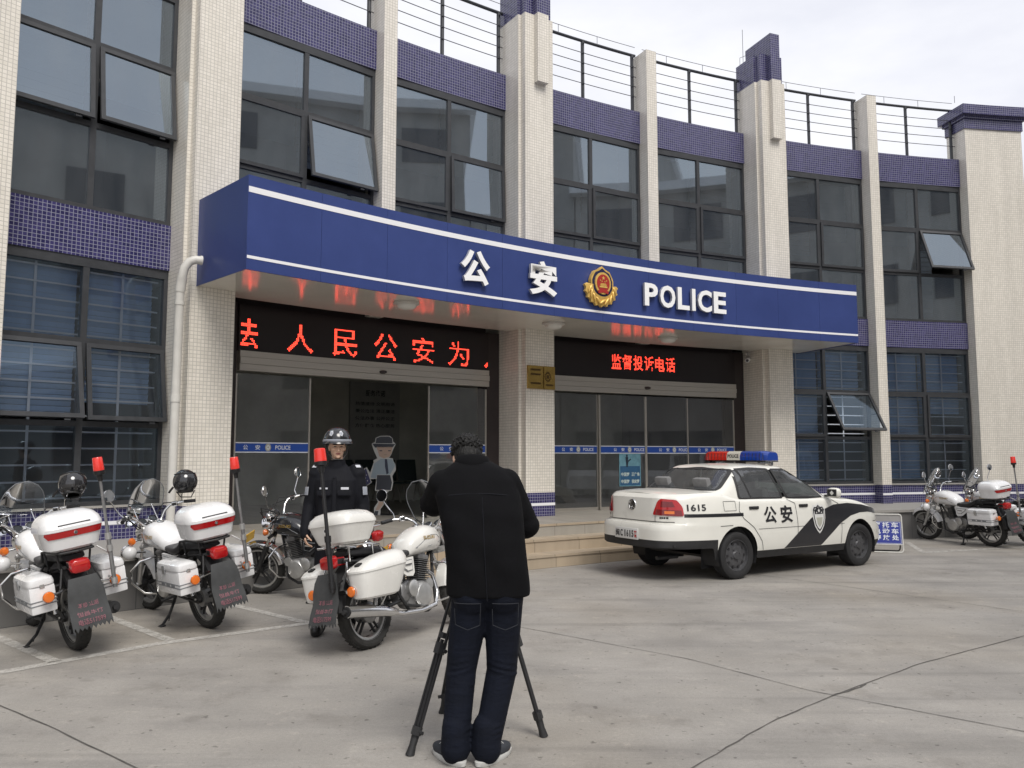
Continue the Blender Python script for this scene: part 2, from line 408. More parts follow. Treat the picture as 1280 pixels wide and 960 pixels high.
strip(mb, [(-5.2, 6.75), (-3.34, 5.38), (-2.79, 4.98), (-1.96, 4.33), (-.6, 3.3)], .010, .004, .003)
strip(mb, [(-.4, 8.2), (.15, 7.71), (1.41, 6.58), (2.05, 5.72), (3.02, 4.88), (4.2, 3.9)], .008, .004, .003)
strip(mb, [(.2, 3.6), (.94, 4.33), (1.55, 5.02), (2.17, 5.59), (3.19, 6.43), (4.63, 7.4), (8.5, 10.1)], .009, .004, .005)
strip(mb, [(2.6, 12.1), (4.04, 10.29), (5.34, 8.52), (7.0, 6.3)], .009, .004, .003)
strip(mb, [(2.17, 5.59), (2.36, 5.72), (2.52, 5.86)], .018, .0045, .008, .05)
tag(mb.build("pavement_joint", None, "joint_dark"), kind="structure")
# worn white paint: paint with gaps of its own shape
pm = bpy.data.materials.new("worn_paint"); pm.use_nodes = True; MATS["worn_paint"] = pm
n = pm.node_tree; b = n.nodes["Principled BSDF"]; L = n.links.new
tcg = n.nodes.new("ShaderNodeTexCoord")
b.inputs["Base Color"].default_value = (.56, .54, .50, 1); b.inputs["Roughness"].default_value = .8
al = _ramp(_noise(9, 8, tcg.outputs["Object"], .8), [(.34, (.22, .22, .22)), (.58, (.85, .85, .85))]); L(al, b.inputs["Alpha"])
mb = MB()
strip(mb, [(-6.2, 4.07), (-3.84, 6.17), (-3.05, 7.1), (-2.01, 7.92), (-.9, 8.8)], .11, .0042)
strip(mb, [(-4.45, 8.62), (-3.01, 7.22)], .10, .0042)
strip(mb, [(-3.18, 9.02), (-2.01, 7.98)], .10, .0042)
strip(mb, [(-5.2, 7.85), (-3.60, 6.48)], .10, .0042)
strip(mb, [(7.44, 15.27), (6.91, 13.64)], .10, .0042)
strip(mb, [(6.91, 13.64), (9.13, 14.47), (12, 15.4)], .10, .0046)
strip(mb, [(8.6, 15.6), (9.3, 14.5)], .10, .0042)
tag(mb.build("parking_line", None, "worn_paint"), kind="structure")

# ---- granite platform with the entrance steps
plat = thing("entrance_platform", pol(122.5, 26.4, 0), "long grey granite platform along the foot of the curved facade with tan entrance steps", "platform")
AT = lambda o: plat.location
# stone steps and paving cut into slabs by joints (brick texture in metres)
def slab_mat(name, c1, c2, mortar, bw, bh, off=.5, rough=.5, gap=.006):
    m = tile_mat(name, c1, c2, mortar, rough=rough, gap=gap, stain=.22)
    for k in m.node_tree.nodes:
        if k.type == 'TEX_BRICK': k.offset = off; k.inputs["Brick Width"].default_value = bw; k.inputs["Row Height"].default_value = bh
    return m
slab_mat("step_stone", (.44, .355, .255), (.40, .335, .255), (.20, .17, .13), .85, 5.0, 0)
slab_mat("paving_stone", (.36, .335, .29), (.33, .31, .275), (.22, .20, .18), .6, .6, 0)
slab_mat("plinth_stone", (.155, .15, .145), (.18, .175, .165), (.09, .09, .09), .8, 5.0, 0)
for a, c, r in ((143, 133.2, 26.33), (110.3, 94, 26.2)):
    mb = MB(); pbox(mb, a, c, r, 28.6, 0, PLZ - .05); mb.build("plinth_wall", plat, "plinth_stone", at=plat.location)
    mb = MB(); pbox(mb, a, c, r - .04, 28.6, PLZ - .05, PLZ); mb.build("coping", plat, "granite_grey", at=plat.location)
mb = MB(); pbox(mb, 133.18, 110.31, 26.31, 33.9, .1, PLZ); mb.build("landing", plat, "paving_stone", at=plat.location)
for i, (r0, z0, z1) in enumerate(((25.67, 0, .19), (25.99, 0, .38), (26.30, 0, PLZ - .002))):
    mb = MB(); pbox(mb, 133.17, 110.32, r0 + .015, r0 + .34, z0, z1 - .035); pbox(mb, 133.17, 110.32, r0, r0 + .34, z1 - .035, z1)
    mb.build("step", plat, "step_stone", at=plat.location)

# ---- the police station
BLD = thing("police_station", pol(122.5, 28.2, PLZ), "curved two-storey police station of beige mosaic pilasters, violet tile bands and dark windows", "building")
BL = BLD.location
def bpart(mb, name, m, parent=None, **k):
    o = mb.build(name, parent or BLD, m, at=BL, **k)
    if parent is not None: o.location = (0, 0, 0)
    return o
BIG = [134.65, 122.70, 110.69]; THIN = [128.62, 116.71, 104.70]
LT, RT = 139.62, 99.55                     # right edge of the left corner pier, left edge of the right tower
BAY = [(LT, 135.41), (133.89, 128.875), (128.365, 123.46), (121.94, 116.965), (116.455, 111.45), (109.93, 104.955), (104.445, RT)]
for i, (a, c) in enumerate(BAY):
    mb = MB(); pbox(mb, a, c, RF, RF + .32, 8.04, 8.72); bpart(mb, "parapet_band", "violet_tile")
    mb = MB(); pbox(mb, a, c, RF, RF + .32, 4.12, 4.74); bpart(mb, "spandrel_band", "violet_tile")
    if i in (0, 5, 6):
        mb = MB(); pbox(mb, a, c, RF, RF + .32, PLZ, .97); o = bpart(mb, "base_band", "violet_tile")
        mb = MB(); pbox(mb, a, c, RF - .004, RF + .01, .755, .80); bpart(mb, "band_stripe", "white_stripe", o)
        mb = MB(); pbox(mb, a, c, RF - .03, RF + .1, .97, 1.0); bpart(mb, "window_sill", "granite_grey")
for c in BIG:
    a, e, ai, ei = c + .76, c - .76, c + .64, c - .64
    mb = MB(); pbox(mb, a, e, 27.78, 28.44, PLZ + .41, 9.72, 2); pbox(mb, ai, ei, 27.64, 27.9, PLZ + .41, 9.72, 2)
    pbox(mb, c + .22, c - .28, 27.52, 27.7, 8.42, 9.722, 2)
    p = bpart(mb, "pilaster", "beige_tile")
    mb = MB(); pbox(mb, a, e, 27.775, 28.45, PLZ, PLZ + .41, 2); pbox(mb, ai, ei, 27.635, 27.9, PLZ, PLZ + .41, 2); q = bpart(mb, "pilaster_base", "violet_tile")
    mb = MB(); pbox(mb, ai + .003, ei - .003, 27.63, 27.64, .755, .80, 2); pbox(mb, a + .003, ai, 27.77, 27.78, .755, .80, 2); bpart(mb, "band_stripe", "white_stripe", q)
    mb = MB(); pbox(mb, a - .03, e + .03, 27.82, 28.42, 9.72, 10.34, 2); pbox(mb, ai - .03, ei + .03, 27.69, 27.9, 9.72, 10.34, 2)
    pbox(mb, c + .22, c - .28, 27.55, 28.40, 9.724, 10.77, 2)
    bpart(mb, "pilaster_cap", "violet_tile", p)
for i, c in enumerate(THIN):
    mb = MB(); pbox(mb, c + .255, c - .255, 27.94, 28.5, (.98 if i == 2 else 3.9), 9.96, 2); p = bpart(mb, "pilaster", "beige_tile")
    if i == 2:
        mb = MB(); pbox(mb, c + .255, c - .255, 27.935, 28.5, PLZ, .98, 2); q = bpart(mb, "pilaster_base", "violet_tile")
        mb = MB(); pbox(mb, c + .257, c - .257, 27.925, 27.94, .755, .80, 2); bpart(mb, "band_stripe", "white_stripe", q)
# right corner tower and left corner pier
for nm, a, e, zt in (("corner_tower", RT, 96.5, 9.40), ("corner_tower", 143.0, LT, 9.40)):
    mb = MB(); pbox(mb, a, e, 27.96 if a < 120 else 27.72, 28.58, PLZ + .41, zt, .5); p = bpart(mb, nm, "beige_tile")
    r0 = 27.96 if a < 120 else 27.72
    mb = MB(); pbox(mb, a + .03, e - .03, r0 - .006, 28.59, PLZ, PLZ + .41, .5); bpart(mb, "tower_base", "violet_tile", p)
    mb = MB(); pbox(mb, a + .05, e - .05, r0 - .03, 28.60, zt, zt + .24, .5); pbox(mb, a + .14, e - .14, r0 - .07, 28.63, zt + .24, zt + .31, .5); pbox(mb, a + .30, e - .30, r0 - .16, 28.68, zt + .31, zt + .54, .5); bpart(mb, "tower_cap", "violet_tile", p)
    mb = MB(); pbox(mb, a + .02, e - .02, r0 - .012, r0 + .004, .755, .80, .5); bpart(mb, "band_stripe", "white_stripe", p)
# body behind the facade
mb = MB(); pbox(mb, 141, 98, RF + .3, 39, 8.05, 8.3, 3); bpart(mb, "roof", "roof_grey")
mb = MB(); pbox(mb, 141, 98, RF + .33, 39, 4.1, 4.45, 3); bpart(mb, "floor_slab", "ceiling_paint")
mb = MB(); pbox(mb, 141, 98, RF + .36, 39, .02, PLZ - .02, 3); bpart(mb, "ground_floor", "granite_grey")
mb = MB(); pbox(mb, 141, 98, 39, 39.3, 0, 8.32, 3); pbox(mb, 142.9, 141, 28.57, 39.3, 0, 8.32, 3); pbox(mb, 98, 96.6, 28.57, 39.3, 0, 8.32, 3); bpart(mb, "outer_wall", "beige_tile")
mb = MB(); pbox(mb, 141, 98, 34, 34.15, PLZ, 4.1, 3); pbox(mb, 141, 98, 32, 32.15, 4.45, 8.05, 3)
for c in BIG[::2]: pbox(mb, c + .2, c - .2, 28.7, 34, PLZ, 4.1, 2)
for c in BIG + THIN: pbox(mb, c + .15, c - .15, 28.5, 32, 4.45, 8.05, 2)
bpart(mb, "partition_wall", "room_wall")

# windows: dark aluminium frames of two columns by three rows
def bayM(a, c, r):
    A, B = pol(a, r, 0), pol(c, r, 0); x = (B - A).normalized(); y = Vector((-x.y, x.x, 0))
    return Matrix(((x.x, y.x, 0, A.x), (x.y, y.y, 0, A.y), (0, 0, 1, 0), (0, 0, 0, 1))), (B - A).length
def window(a, c, z0, z1, rows, opened, lower):
    M, W = bayM(a, c, RF + .075)
    fr = MB(); fr.M = M; D = .09
    th = .055; xs = [0, W / 2, W]; zs = [z0] + list(rows) + [z1]
    fr.box((W / 2, 0, z0 + th / 2), (W, D, th)); fr.box((W / 2, 0, z1 - .06), (W, D, .12))
    for x in (th / 2, W - th / 2): fr.box((x, 0, (z0 + z1) / 2), (th, D - .004, z1 - z0 - .02))
    fr.box((W / 2, 0, (z0 + z1) / 2), (.075, D - .008, z1 - z0 - .03))
    for z in rows: fr.box((W / 2, 0, z), (W - .01, D - .012, .07))
    wdw = bpart(fr, "window", "dark_frame")
    for cx in (0, 1):
        for rw in range(3):
            x0, x1 = xs[cx] + .03, xs[cx + 1] - .03; b0, b1 = zs[rw] + .03, zs[rw + 1] - .03
            if rw == 1:
                ang = opened.get(cx, 0.)
                sh = MB(); h = b1 - b0
                sh.M = M @ Matrix.Translation((0, -.05, b1)) @ Matrix.Rotation(R_(-ang), 4, 'X')
                for (q0, q1, p0, p1) in ((x0, x1, -.055, 0), (x0, x1, -h, -h + .055)):
                    sh.box(((q0 + q1) / 2, 0, (p0 + p1) / 2), (q1 - q0, .045, .055))
                for x in (x0 + .0275, x1 - .0275): sh.box((x, 0, -h / 2), (.055, .043, h - .1))
                sh.box(((x0 + x1) / 2 + (.3 if ang else 0), .01, -h - .015), (.07, .02, .03))
                sh.quad([(x0 + .04, 0, -h + .04), (x1 - .04, 0, -h + .04), (x1 - .04, 0, -.04), (x0 + .04, 0, -.04)], None, 1)
                if ang:
                    k = math.sin(R_(ang)) * h * .55
                    for x in (x0 + .01, x1 - .01): sh.tube([(x, 0, -h * .55), (x, k * .9, -h * .42)], .008, 6)
                bpart(sh, "awning_sash", ["dark_frame", "window_glass_lower" if lower else "window_glass"], wdw, recalc=False)
            else:
                gl = MB(); gl.M = M; gl.quad([(x0, -.012, b0), (x1, -.012, b0), (x1, -.012, b1), (x0, -.012, b1)]); bpart(gl, "window_pane", "window_glass_lower" if lower else "window_glass", wdw, recalc=False)
    return wdw, M, W
def bars(M, W, z0, z1, par, dz=.205):
    mb = MB(); mb.M = M; z = z0 + .1
    while z < z1 - .05:
        mb.box((W / 2, .13, z), (W - .12, .016, .022)); z += dz
    for x in (W * .25, W * .75): mb.box((x, .145, (z0 + z1) / 2), (.03, .012, z1 - z0 - .15))
    bpart(mb, "security_bars", "bar_white", par)
def blind(M, x0, x1, z0, z1, par, m="blind", slat=.05, dep=.30):
    mb = MB(); mb.M = M; k = max(2, int((z1 - z0) / slat))
    for i in range(k):
        z = z1 - (i + .5) * (z1 - z0) / k
        mb.quad([(x0, dep + .012, z - slat * .46), (x1, dep + .012, z - slat * .46), (x1, dep - .012, z + slat * .46), (x0, dep - .012, z + slat * .46)])
    bpart(mb, "window_blind", m, par)
UP = {0: {0: 6, 1: 8}, 1: {1: 10}, 2: {1: 2}, 6: {1: 20}}
for i, (a, c) in enumerate(BAY):
    wd_, M, W = window(a, c, 4.74, 8.04, (5.86, 6.94), UP.get(i, {}), False)
    blind(M, .06, W / 2 - .02, [6.0, 6.5, 6.6, 6.3, 6.5, 6.2, 6.6][i], 7.95, wd_, "blind_pale", .11)
    blind(M, W / 2 + .02, W - (.06, .1, .05, .3, .08, .2, .6)[i], [6.4, 6.2, 6.7, 6.5, 6.2, 6.6, 4.9][i], 7.95, wd_, "blind_pale", .11)
LO = {0: {0: 14, 1: 10}, 5: {1: 30}}
for i in (0, 5, 6):
    a, c = BAY[i]
    wd_, M, W = window(a, c, 1.0, 4.12, (2.02, 3.06), LO.get(i, {}), True)
    bars(M, W, 1.0, 4.12, wd_)
    blind(M, .06, W / 2 - .02, 2.1 if i == 0 else 1.1, 4.0, wd_, "blind", .07, .22)
    blind(M, W / 2 + .02, W - .1, 2.3 if i == 0 else (3.1 if i != 6 else 2.6), 4.0, wd_, "blind", .07, .22)
# roof railing per bay
for i, (a, c) in enumerate(BAY):
    mb = MB(); r = RF + .16
    a2 = a + .12 if i else a - .05; c2 = c - .02
    T = [a2 + (c2 - a2) * k / 8 for k in range(9)]
    mb.tube([pol(t, r, 10.0) for t in T], .031, 8)
    posts = [(a + c) / 2 + .15, c + .14]
    for t in posts:
        mb.tube([pol(t, r, 8.70), pol(t, r, 9.99)], .036, 8); mb.cyl(pol(t, r, 8.70), pol(t, r, 8.725), .07, .07, 10)
        for z in (9.09, 9.31, 9.52, 9.73): mb.tube([pol(t, r - .05, z), pol(t, r + .02, z)], .016, 6)
        mb.tube([pol(t, r - .07, 9.93), pol(t, r + .03, 9.93)], .014, 6)
    o = bpart(mb, "roof_railing", "rail_metal")
    mb = MB()
    for z in (9.09, 9.31, 9.52, 9.73): mb.tube([pol(t, r - .035, z) for t in T], .0085, 6)
    mb.tube([pol(t, r, 10.19) for t in T], .006, 5)
    for t in (T[2], T[5]): mb.tube([pol(t, r, 10.0), pol(t, r, 10.19)], .006, 5)
    bpart(mb, "railing_wire", "wire_metal", o)
# lightning rods on the right-hand pilaster cap and at the tower corner
mb = MB(); mb.tube([pol(111.2, 28.3, 10.33), pol(111.2, 28.3, 11.2)], .006, 5); mb.tube([pol(111.3, 28.35, 10.33), pol(111.3, 28.35, 10.55), pol(111.1, 28.2, 10.57)], .006, 5)
mb.tube([pol(100.3, 27.8, 9.93), pol(100.3, 27.8, 10.1)], .006, 5); bpart(mb, "lightning_rod", "wire_metal")

# ---- the two glazed entrances
RD = 28.43
mat("stainless", (.56, .53, .48), .36, metal=.8, noise=.08, nscale=3, stretch=(.5, .5, 30))
mat("jamb_dark", (.030, .022, .022), .35, noise=.2, nscale=5)
mat("decal_blue", (.020, .075, .36), .35)
mat("decal_white", (.72, .75, .80), .4)
mat("decal_grey", (.42, .42, .36), .4)
mat("lobby_wall", (.55, .54, .48), .7, noise=.2, nscale=1.5)
for a, c, r0, z0, z1 in ((124.0, 123.47, -.02, PLZ, 3.86), (133.9, 133.2, -.02, PLZ, 3.86), (121.93, 121.3, -.02, PLZ, 3.86), (112.0, 111.46, -.02, PLZ, 3.86), (133.2, 124.0, .02, 2.9, 4.1), (121.3, 112.0, .02, 2.9, 4.1)):
    mb = MB(); pbox(mb, a, c, RD + r0, RD + .3, z0, z1, 2); bpart(mb, "door_surround", "jamb_dark")
mb = MB(); pbox(mb, 133.8, 111.5, 33.75, 33.9, PLZ, 4.08, 2); bpart(mb, "lobby_wall", "lobby_wall")
def door_leaf(a, c, r, texts):
    M, W = bayM(a, c, r)
    g = MB(); g.M = M
    g.quad([(.015, 0, PLZ + .05), (W - .015, 0, PLZ + .05), (W - .015, 0, 2.83), (.015, 0, 2.83)], None, 1)
    g.box((.0125, 0, 1.7), (.025, .03, 2.24)); g.box((W - .0125, 0, 1.7), (.025, .03, 2.24)); g.box((W / 2, 0, PLZ + .03), (W - .05, .034, .06))
    d = bpart(g, "glass_door", ["stainless", "door_glass"], recalc=False)
    s_ = MB(); s_.M = M
    s_.quad([(.0, -.004, 1.685), (W, -.004, 1.685), (W, -.004, 1.805), (.0, -.004, 1.805)], None, 0)
    s_.quad([(.0, -.004, 1.806), (W, -.004, 1.806), (W, -.004, 1.822), (.0, -.004, 1.822)], None, 1)
    s_.quad([(.0, -.004, 1.668), (W, -.004, 1.668), (W, -.004, 1.684), (.0, -.004, 1.684)], None, 1)
    F = lambda x, y, dd: (x, -.006 - dd, y)
    for q in texts:
        x = q * W
        put_text(s_, "公", (x, x + .075, 1.712, 1.782), F, .02, mi=1); put_text(s_, "安", (x + .185, x + .26, 1.712, 1.782), F, .02, mi=1)
        put_text(s_, "POLICE", (x + .5, x + .745, 1.716, 1.778), F, .02, mi=1)
        for rr, zz, mm in ((.052, .0, 2), (.03, .001, 1), (.017, .002, 2)):
            vs = [(x + .385 + math.cos(k * math.pi / 4) * rr * .95, -.007 - zz, 1.747 + math.sin(k * math.pi / 4) * rr * 1.15) for k in range(8)]
            s_.quad(vs, None, mm)
    bpart(s_, "door_stripe", ["decal_blue", "decal_white", "decal_grey"], d)
door_leaf(133.2, 130.77, RD, (.12,)); door_leaf(126.42, 124.0, RD, (.2,))
door_leaf(121.3, 118.91, RD, (.28,)); door_leaf(118.91, 116.63, RD - .05, (.30,)); door_leaf(116.63, 114.48, RD - .05, (.3,)); door_leaf(114.48, 112.0, RD, (.22,))
for (a, c) in ((133.2, 124.05), (121.3, 112.05)):
    mb = MB(); pbox(mb, a, c, RD - .14, RD + .03, 2.86, 2.955, 1); pbox(mb, a, c, RD - .155, RD + .03, 2.96, 3.055, 1); pbox(mb, a, c, RD - .14, RD + .03, 3.06, 3.15, 1); pbox(mb, a, c, RD - .12, RD + .02, 2.9, 3.12, 1)
    h = bpart(mb, "door_header", "stainless")
    m_ = (a + c) / 2; mb = MB(); mb.ell(pol(m_ - (.25 if a > 125 else 0), RD - .17, 2.99), (.07, .04, .03)); bpart(mb, "door_sensor", "jamb_dark", h)

# ---- the canopy over the entrances, with the big sign on its fascia
mat("canopy_blue", (.036, .058, .195), .36, noise=.12, nscale=1.2, spec=.35)
mat("canopy_soffit", (.70, .67, .61), .13, noise=.06, nscale=1, spec=.9)
mat("seam_dark", (.01, .012, .04), .6)
mat("letter_white", (.88, .88, .88), .4)
mat("letter_side", (.34, .35, .40), .4)
mat("badge_gold", (.80, .52, .14), .35, metal=.35, noise=.2, nscale=14)
mat("badge_red", (.36, .03, .025), .35)
mat("badge_dark", (.015, .018, .06), .35)
RC, CL, CR, CB, CT = 26.26, 135.12, 109.06, 3.86, 5.0
CAN = thing("entrance_canopy", pol(122, 27.2, CB), "deep blue curved entrance canopy with white stripes, big lettering and a gold police badge", "canopy")
CO = CAN.location
mb = MB(); pbox(mb, CL - .01, CR + .01, RC + .03, 28.1, CB + .02, CT - .01); mb.build("canopy_body", CAN, "seam_dark", at=CO)
mb = MB(); pbox(mb, CL - .005, CR + .005, RC + .02, 28.05, CB, CB + .025); mb.build("soffit", CAN, "canopy_soffit", at=CO)
mb = MB(); pbox(mb, CL, CR, RC + .02, 28.11, CT - .012, CT); mb.build("canopy_top", CAN, "canopy_blue", at=CO)
mb = MB(); t = CL; k = 0
while t > CR + .05:
    e = max(CR, t - 2.185); pbox(mb, t - (.004 if k else 0), e + .004, RC, RC + .025, CB - .012, CT + .012, .55); t = e; k += 1
fas = mb.build("fascia", CAN, "canopy_blue", at=CO)
for t, r in ((CL + .002, 27.70), (CR - .002, 28.11)):
    mb = MB(); pbox(mb, t + .01, t - .01, RC, r, CB - .012, CT + .012, 2); mb.build("canopy_end", CAN, "canopy_blue", at=CO)
for z0, z1 in ((4.80, 4.872), (3.985, 4.022)):
    mb = MB(); pbox(mb, CL, CR, RC - .004, RC + .002, z0, z1, .55); o = mb.build("fascia_stripe", fas, "white_stripe", at=CO); o.location = (0, 0, 0)
CF = lambda t, y, d: pol(t, RC - .035 - d, y)
def sign(body, t0, t1, z0, z1, bold):
    mb = MB(); k = (t1 - t0)
    put_text(mb, body, (0, 1, z0, z1), lambda x, y, d: CF(t0 + k * x, y, d), bold, .05, 0, 1)
    o = mb.build("sign_letter", CAN, ["letter_white", "letter_side"], at=CO, ang=20)
    return o
sign("公", 128.15, 127.02, 4.14, 4.655, .035); sign("安", 125.37, 124.2, 4.13, 4.675, .035)
for ch, u0, u1 in zip("POLICE", (120.17, 119.42, 118.56, 117.85, 117.55, 116.76), (119.53, 118.68, 117.98, 117.68, 116.86, 116.13)):
    sign(ch, u0, u1, 4.19, 4.585, .03)
# badge: gold wreath, pointed dark shield with a gold rim, red disc with gate and stars
tc0 = 122.18; bx = lambda x, y, d: pol(tc0 - x / RC * 180 / math.pi, RC - .02 - d, 4.42 + y)
emb = thing("badge", (0, 0, 0), None, None); emb.parent = CAN
mb = MB(); wr = []
for k in range(33):
    a = R_(205 + 0) + (R_(335 + 360 - 205 - 360)) * 0
    ang = math.pi * (.94 + 1.12 * k / 32); rr = 1.0 + (.07 if k % 3 == 1 else -.02)
    wr.append((.33 * rr * math.cos(ang), -.03 + .30 * rr * math.sin(ang)))
inner = [(.20 * math.cos(math.pi * (2.06 - 1.12 * k / 16)), -.02 + .16 * math.sin(math.pi * (2.06 - 1.12 * k / 16))) for k in range(17)]
o1 = [mb.v(bx(x, y, .05)) for x, y in wr]; i1 = [mb.v(bx(x, y, .085)) for x, y in inner]; o0 = [mb.v(bx(x, y, 0)) for x, y in wr]
for k in range(32):
    j = min(16, k // 2); j2 = min(16, (k + 1) // 2)
    mb.f([o1[k], o1[k + 1], i1[16 - j2], i1[16 - j]] if j != j2 else [o1[k], o1[k + 1], i1[16 - j]]); mb.f([o0[k], o0[k + 1], o1[k + 1], o1[k]])
for k in range(9):
    ang = math.pi * (1.05 + .9 * k / 8); c = bx(.26 * math.cos(ang), -.03 + .235 * math.sin(ang), .08)
    mb.ell(c, (.075, .018, .022), Matrix.Rotation(R_(tc0 - 90), 4, 'Z') @ Matrix.Rotation(-ang - math.pi / 2 + (.6 if k < 4 else -.6), 4, 'Y'), 8, 6)
mb.build("wreath", emb, "badge_gold", at=CO).location = (0, 0, 0)
sh = [(0, .33), (.07, .28), (.16, .245), (.205, .17), (.235, .10), (.235, -.03), (.18, -.13), (.09, -.19), (0, -.215), (-.09, -.19), (-.18, -.13), (-.235, -.03), (-.235, .10), (-.205, .17), (-.16, .245), (-.07, .28)]
mb = MB(); mb.prism([(x * 1.0, y) for x, y in reversed(sh)], bx, 0, .07, 0); mb.prism([(x * .89, y * .90) for x, y in reversed(sh)], bx, .05, .075, 1)
mb.build("shield", emb, ["badge_gold", "badge_dark"], at=CO).location = (0, 0, 0)
mb = MB(); disc = lambda r, n=28, cy=.04, sy=1.12: [(r * math.cos(-2 * math.pi * k / n), cy + sy * r * math.sin(-2 * math.pi * k / n)) for k in range(n)]
mb.prism(disc(.165), bx, .06, .095, 0); mb.prism(disc(.132), bx, .07, .10, 1)
star = lambda cx, cy, r: [(cx + (r if k % 2 == 0 else r * .42) * math.sin(-math.pi * k / 5), cy + (r if k % 2 == 0 else r * .42) * math.cos(math.pi * k / 5)) for k in range(10)]
mb.prism(star(0, .125, .034), bx, .09, .106, 0)
for cx, cy in ((-.065, .085), (-.03, .068), (.03, .068), (.065, .085)): mb.prism(star(cx, cy, .016), bx, .09, .106, 0)
for x0, x1, y0, y1 in ((-.07, .07, .01, .022), (-.05, .05, .026, .037), (-.08, .08, -.035, -.01), (-.06, .06, -.005, .006)): mb.prism([(x0, y0), (x0, y1), (x1, y1), (x1, y0)], bx, .09, .106, 0)
mb.prism([(-.10, -.135), (-.11, -.085), (0, -.065), (.11, -.085), (.10, -.135), (0, -.115)], bx, .085, .104, 1)
mb.build("emblem_disc", emb, ["badge_gold", "badge_red"], at=CO).location = (0, 0, 0)

# ---- signs and fixtures on the building, each a thing of its own
mat("led_black", (.012, .008, .009), .30)
mat("led_red", (.5, .02, .01), .5, emit=(1.0, .055, .03), estr=1.9)
def led(name, a, c, z0, z1, chars, label, clip=None):
    T = thing(name, pol((a + c) / 2, RD - .05, z0), label, "LED display")
    mb = MB(); pbox(mb, a, c, RD - .075, RD + .01, z0, z1, 1); mb.build("display_panel", T, "led_black", at=T.location)
    mb = MB()
    for ch, tc_, zc, wd, ht, nn, bo in chars:
        pt = wd / nn; pz = ht / nn
        for (i, j) in dots(ch, nn, bo):
            t = tc_ - ((i + .5) * pt - wd / 2) / RD * 180 / math.pi; z = zc - ht / 2 + (j + .5) * pz
            if clip and not (clip[1] < t < clip[0]): continue
            dt = pt * .40 / RD * 180 / math.pi; dz = pz * .40
            mb.quad([pol(t + dt, RD - .08, z - dz), pol(t - dt, RD - .08, z - dz), pol(t - dt, RD - .08, z + dz), pol(t + dt, RD - .08, z + dz)])
    mb.build("display_text", T, "led_red", at=T.location)
zl = 3.42
led("led_display", 133.2, 124.0, 3.155, 3.85, [(c_, t_, zl, .43, .43, 18, 0.0) for c_, t_ in zip("法人民公安为人", (133.05, 131.23, 129.68, 128.18, 126.71, 125.27, 123.75))],
    "wide LED display with six large scrolling red characters above the left entrance", (133.15, 124.02))
led("led_display", 121.3, 112.0, 3.155, 3.85, [(c_, 118.34 - (i + .5) * 3.25 / 6, 3.50, .235, .30, 18, 0.012) for i, c_ in enumerate("监督投诉电话")],
    "LED display with one short line of small red characters above the right entrance")
# brass plaques on the middle pilaster
mat("brass", (.60, .40, .12), .16, metal=1., noise=.25, nscale=5)
mat("brass_dark", (.10, .06, .02), .4, metal=.6)
for (a, c, lab) in ((123.30, 122.62, "square brass plaque on the middle pilaster, the left one of the pair"), (122.58, 122.09, "narrow brass plaque with an engraved crest on the middle pilaster, right of the square plaque")):
    T = thing("brass_plaque", pol((a + c) / 2, 27.63, 2.80), lab, "plaque", "brass plaques on the middle pilaster")
    mb = MB(); pbox(mb, a, c, 27.595, 27.63, 2.80, 3.21, 2); mb.build("plate", T, "brass", at=T.location)
    mb = MB(); k = math.radians(1) * 27.6
    if a > 123:
        for z in (3.12, 3.04, 2.88): pbox(mb, a - .12, c + .12, 27.592, 27.596, z, z + .035, 2)
    else:
        cc = (a + c) / 2 + .08
        for q in range(12): 
            t0 = cc + .11 * math.cos(q * math.pi / 6); z0 = 3.02 + .075 * math.sin(q * math.pi / 6); pbox(mb, t0 + .03, t0 - .03, 27.592, 27.596, z0 - .014, z0 + .014, 2)
        pbox(mb, cc + .05, cc - .05, 27.592, 27.596, 2.99, 3.05, 2)
        for z in (2.86,): pbox(mb, a - .08, c + .08, 27.592, 27.596, z, z + .03, 2)
    mb.build("engraving", T, "brass_dark", at=T.location)
# dome lamps under the canopy
mat("lamp_rim", (.55, .53, .50), .35); mat("lamp_glass", (.66, .65, .61), .25)
for t, r, lab in ((129.39, 26.75, "white dome ceiling lamp under the canopy above the left entrance"), (123.22, 26.88, "white dome ceiling lamp under the canopy in front of the middle pilaster"), (117.3, 27.2, "white dome ceiling lamp under the canopy above the right entrance")):
    T = thing("ceiling_lamp", pol(t, r, CB), lab, "ceiling lamp", "dome lamps under the canopy")
    mb = MB(); mb.lathe([(0, 0), (.185, 0), (.19, -.03), (.165, -.045), (0, -.045)], (0, 0, -.001), (0, 0, 1), 28); mb.build("lamp_base", T, "lamp_rim")
    mb = MB(); mb.lathe([(.15, -.045), (.145, -.07), (.12, -.095), (.07, -.112), (0, -.118)], (0, 0, 0), (0, 0, 1), 28); mb.build("lamp_dome", T, "lamp_glass")
# rain pipe by the left end of the canopy
mat("pvc", (.66, .645, .60), .45, noise=.16, nscale=3)
T = thing("drainpipe", pol(135.6, 27.72, PLZ), "off-white plastic drainpipe bending out of the canopy's left end and running down the pilaster", "drainpipe")
pt = [pol(135.25, 27.35, 4.13), pol(135.42, 27.37, 4.13), pol(135.55, 27.4, 4.10), pol(135.66, 27.42, 4.02), pol(135.69, 27.45, 3.9), pol(135.69, 27.5, 3.72), pol(135.6, 27.62, 2.4), pol(135.55, 27.7, .6)]
mb = MB(); mb.tube(pt, .055, 14); mb.build("pipe", T, "pvc", at=T.location)
for a_, b_ in ((pt[4], pt[5]), (pt[5].lerp(pt[6], .1), pt[5].lerp(pt[6], .13)), (pt[6].lerp(pt[7], .0), pt[6].lerp(pt[7], .05)), (pt[0], pt[0].lerp(pt[1], .3))): mb = MB(); mb.tube([a_, b_], .062, 14); mb.build("pipe_coupling", T, "pvc", at=T.location)
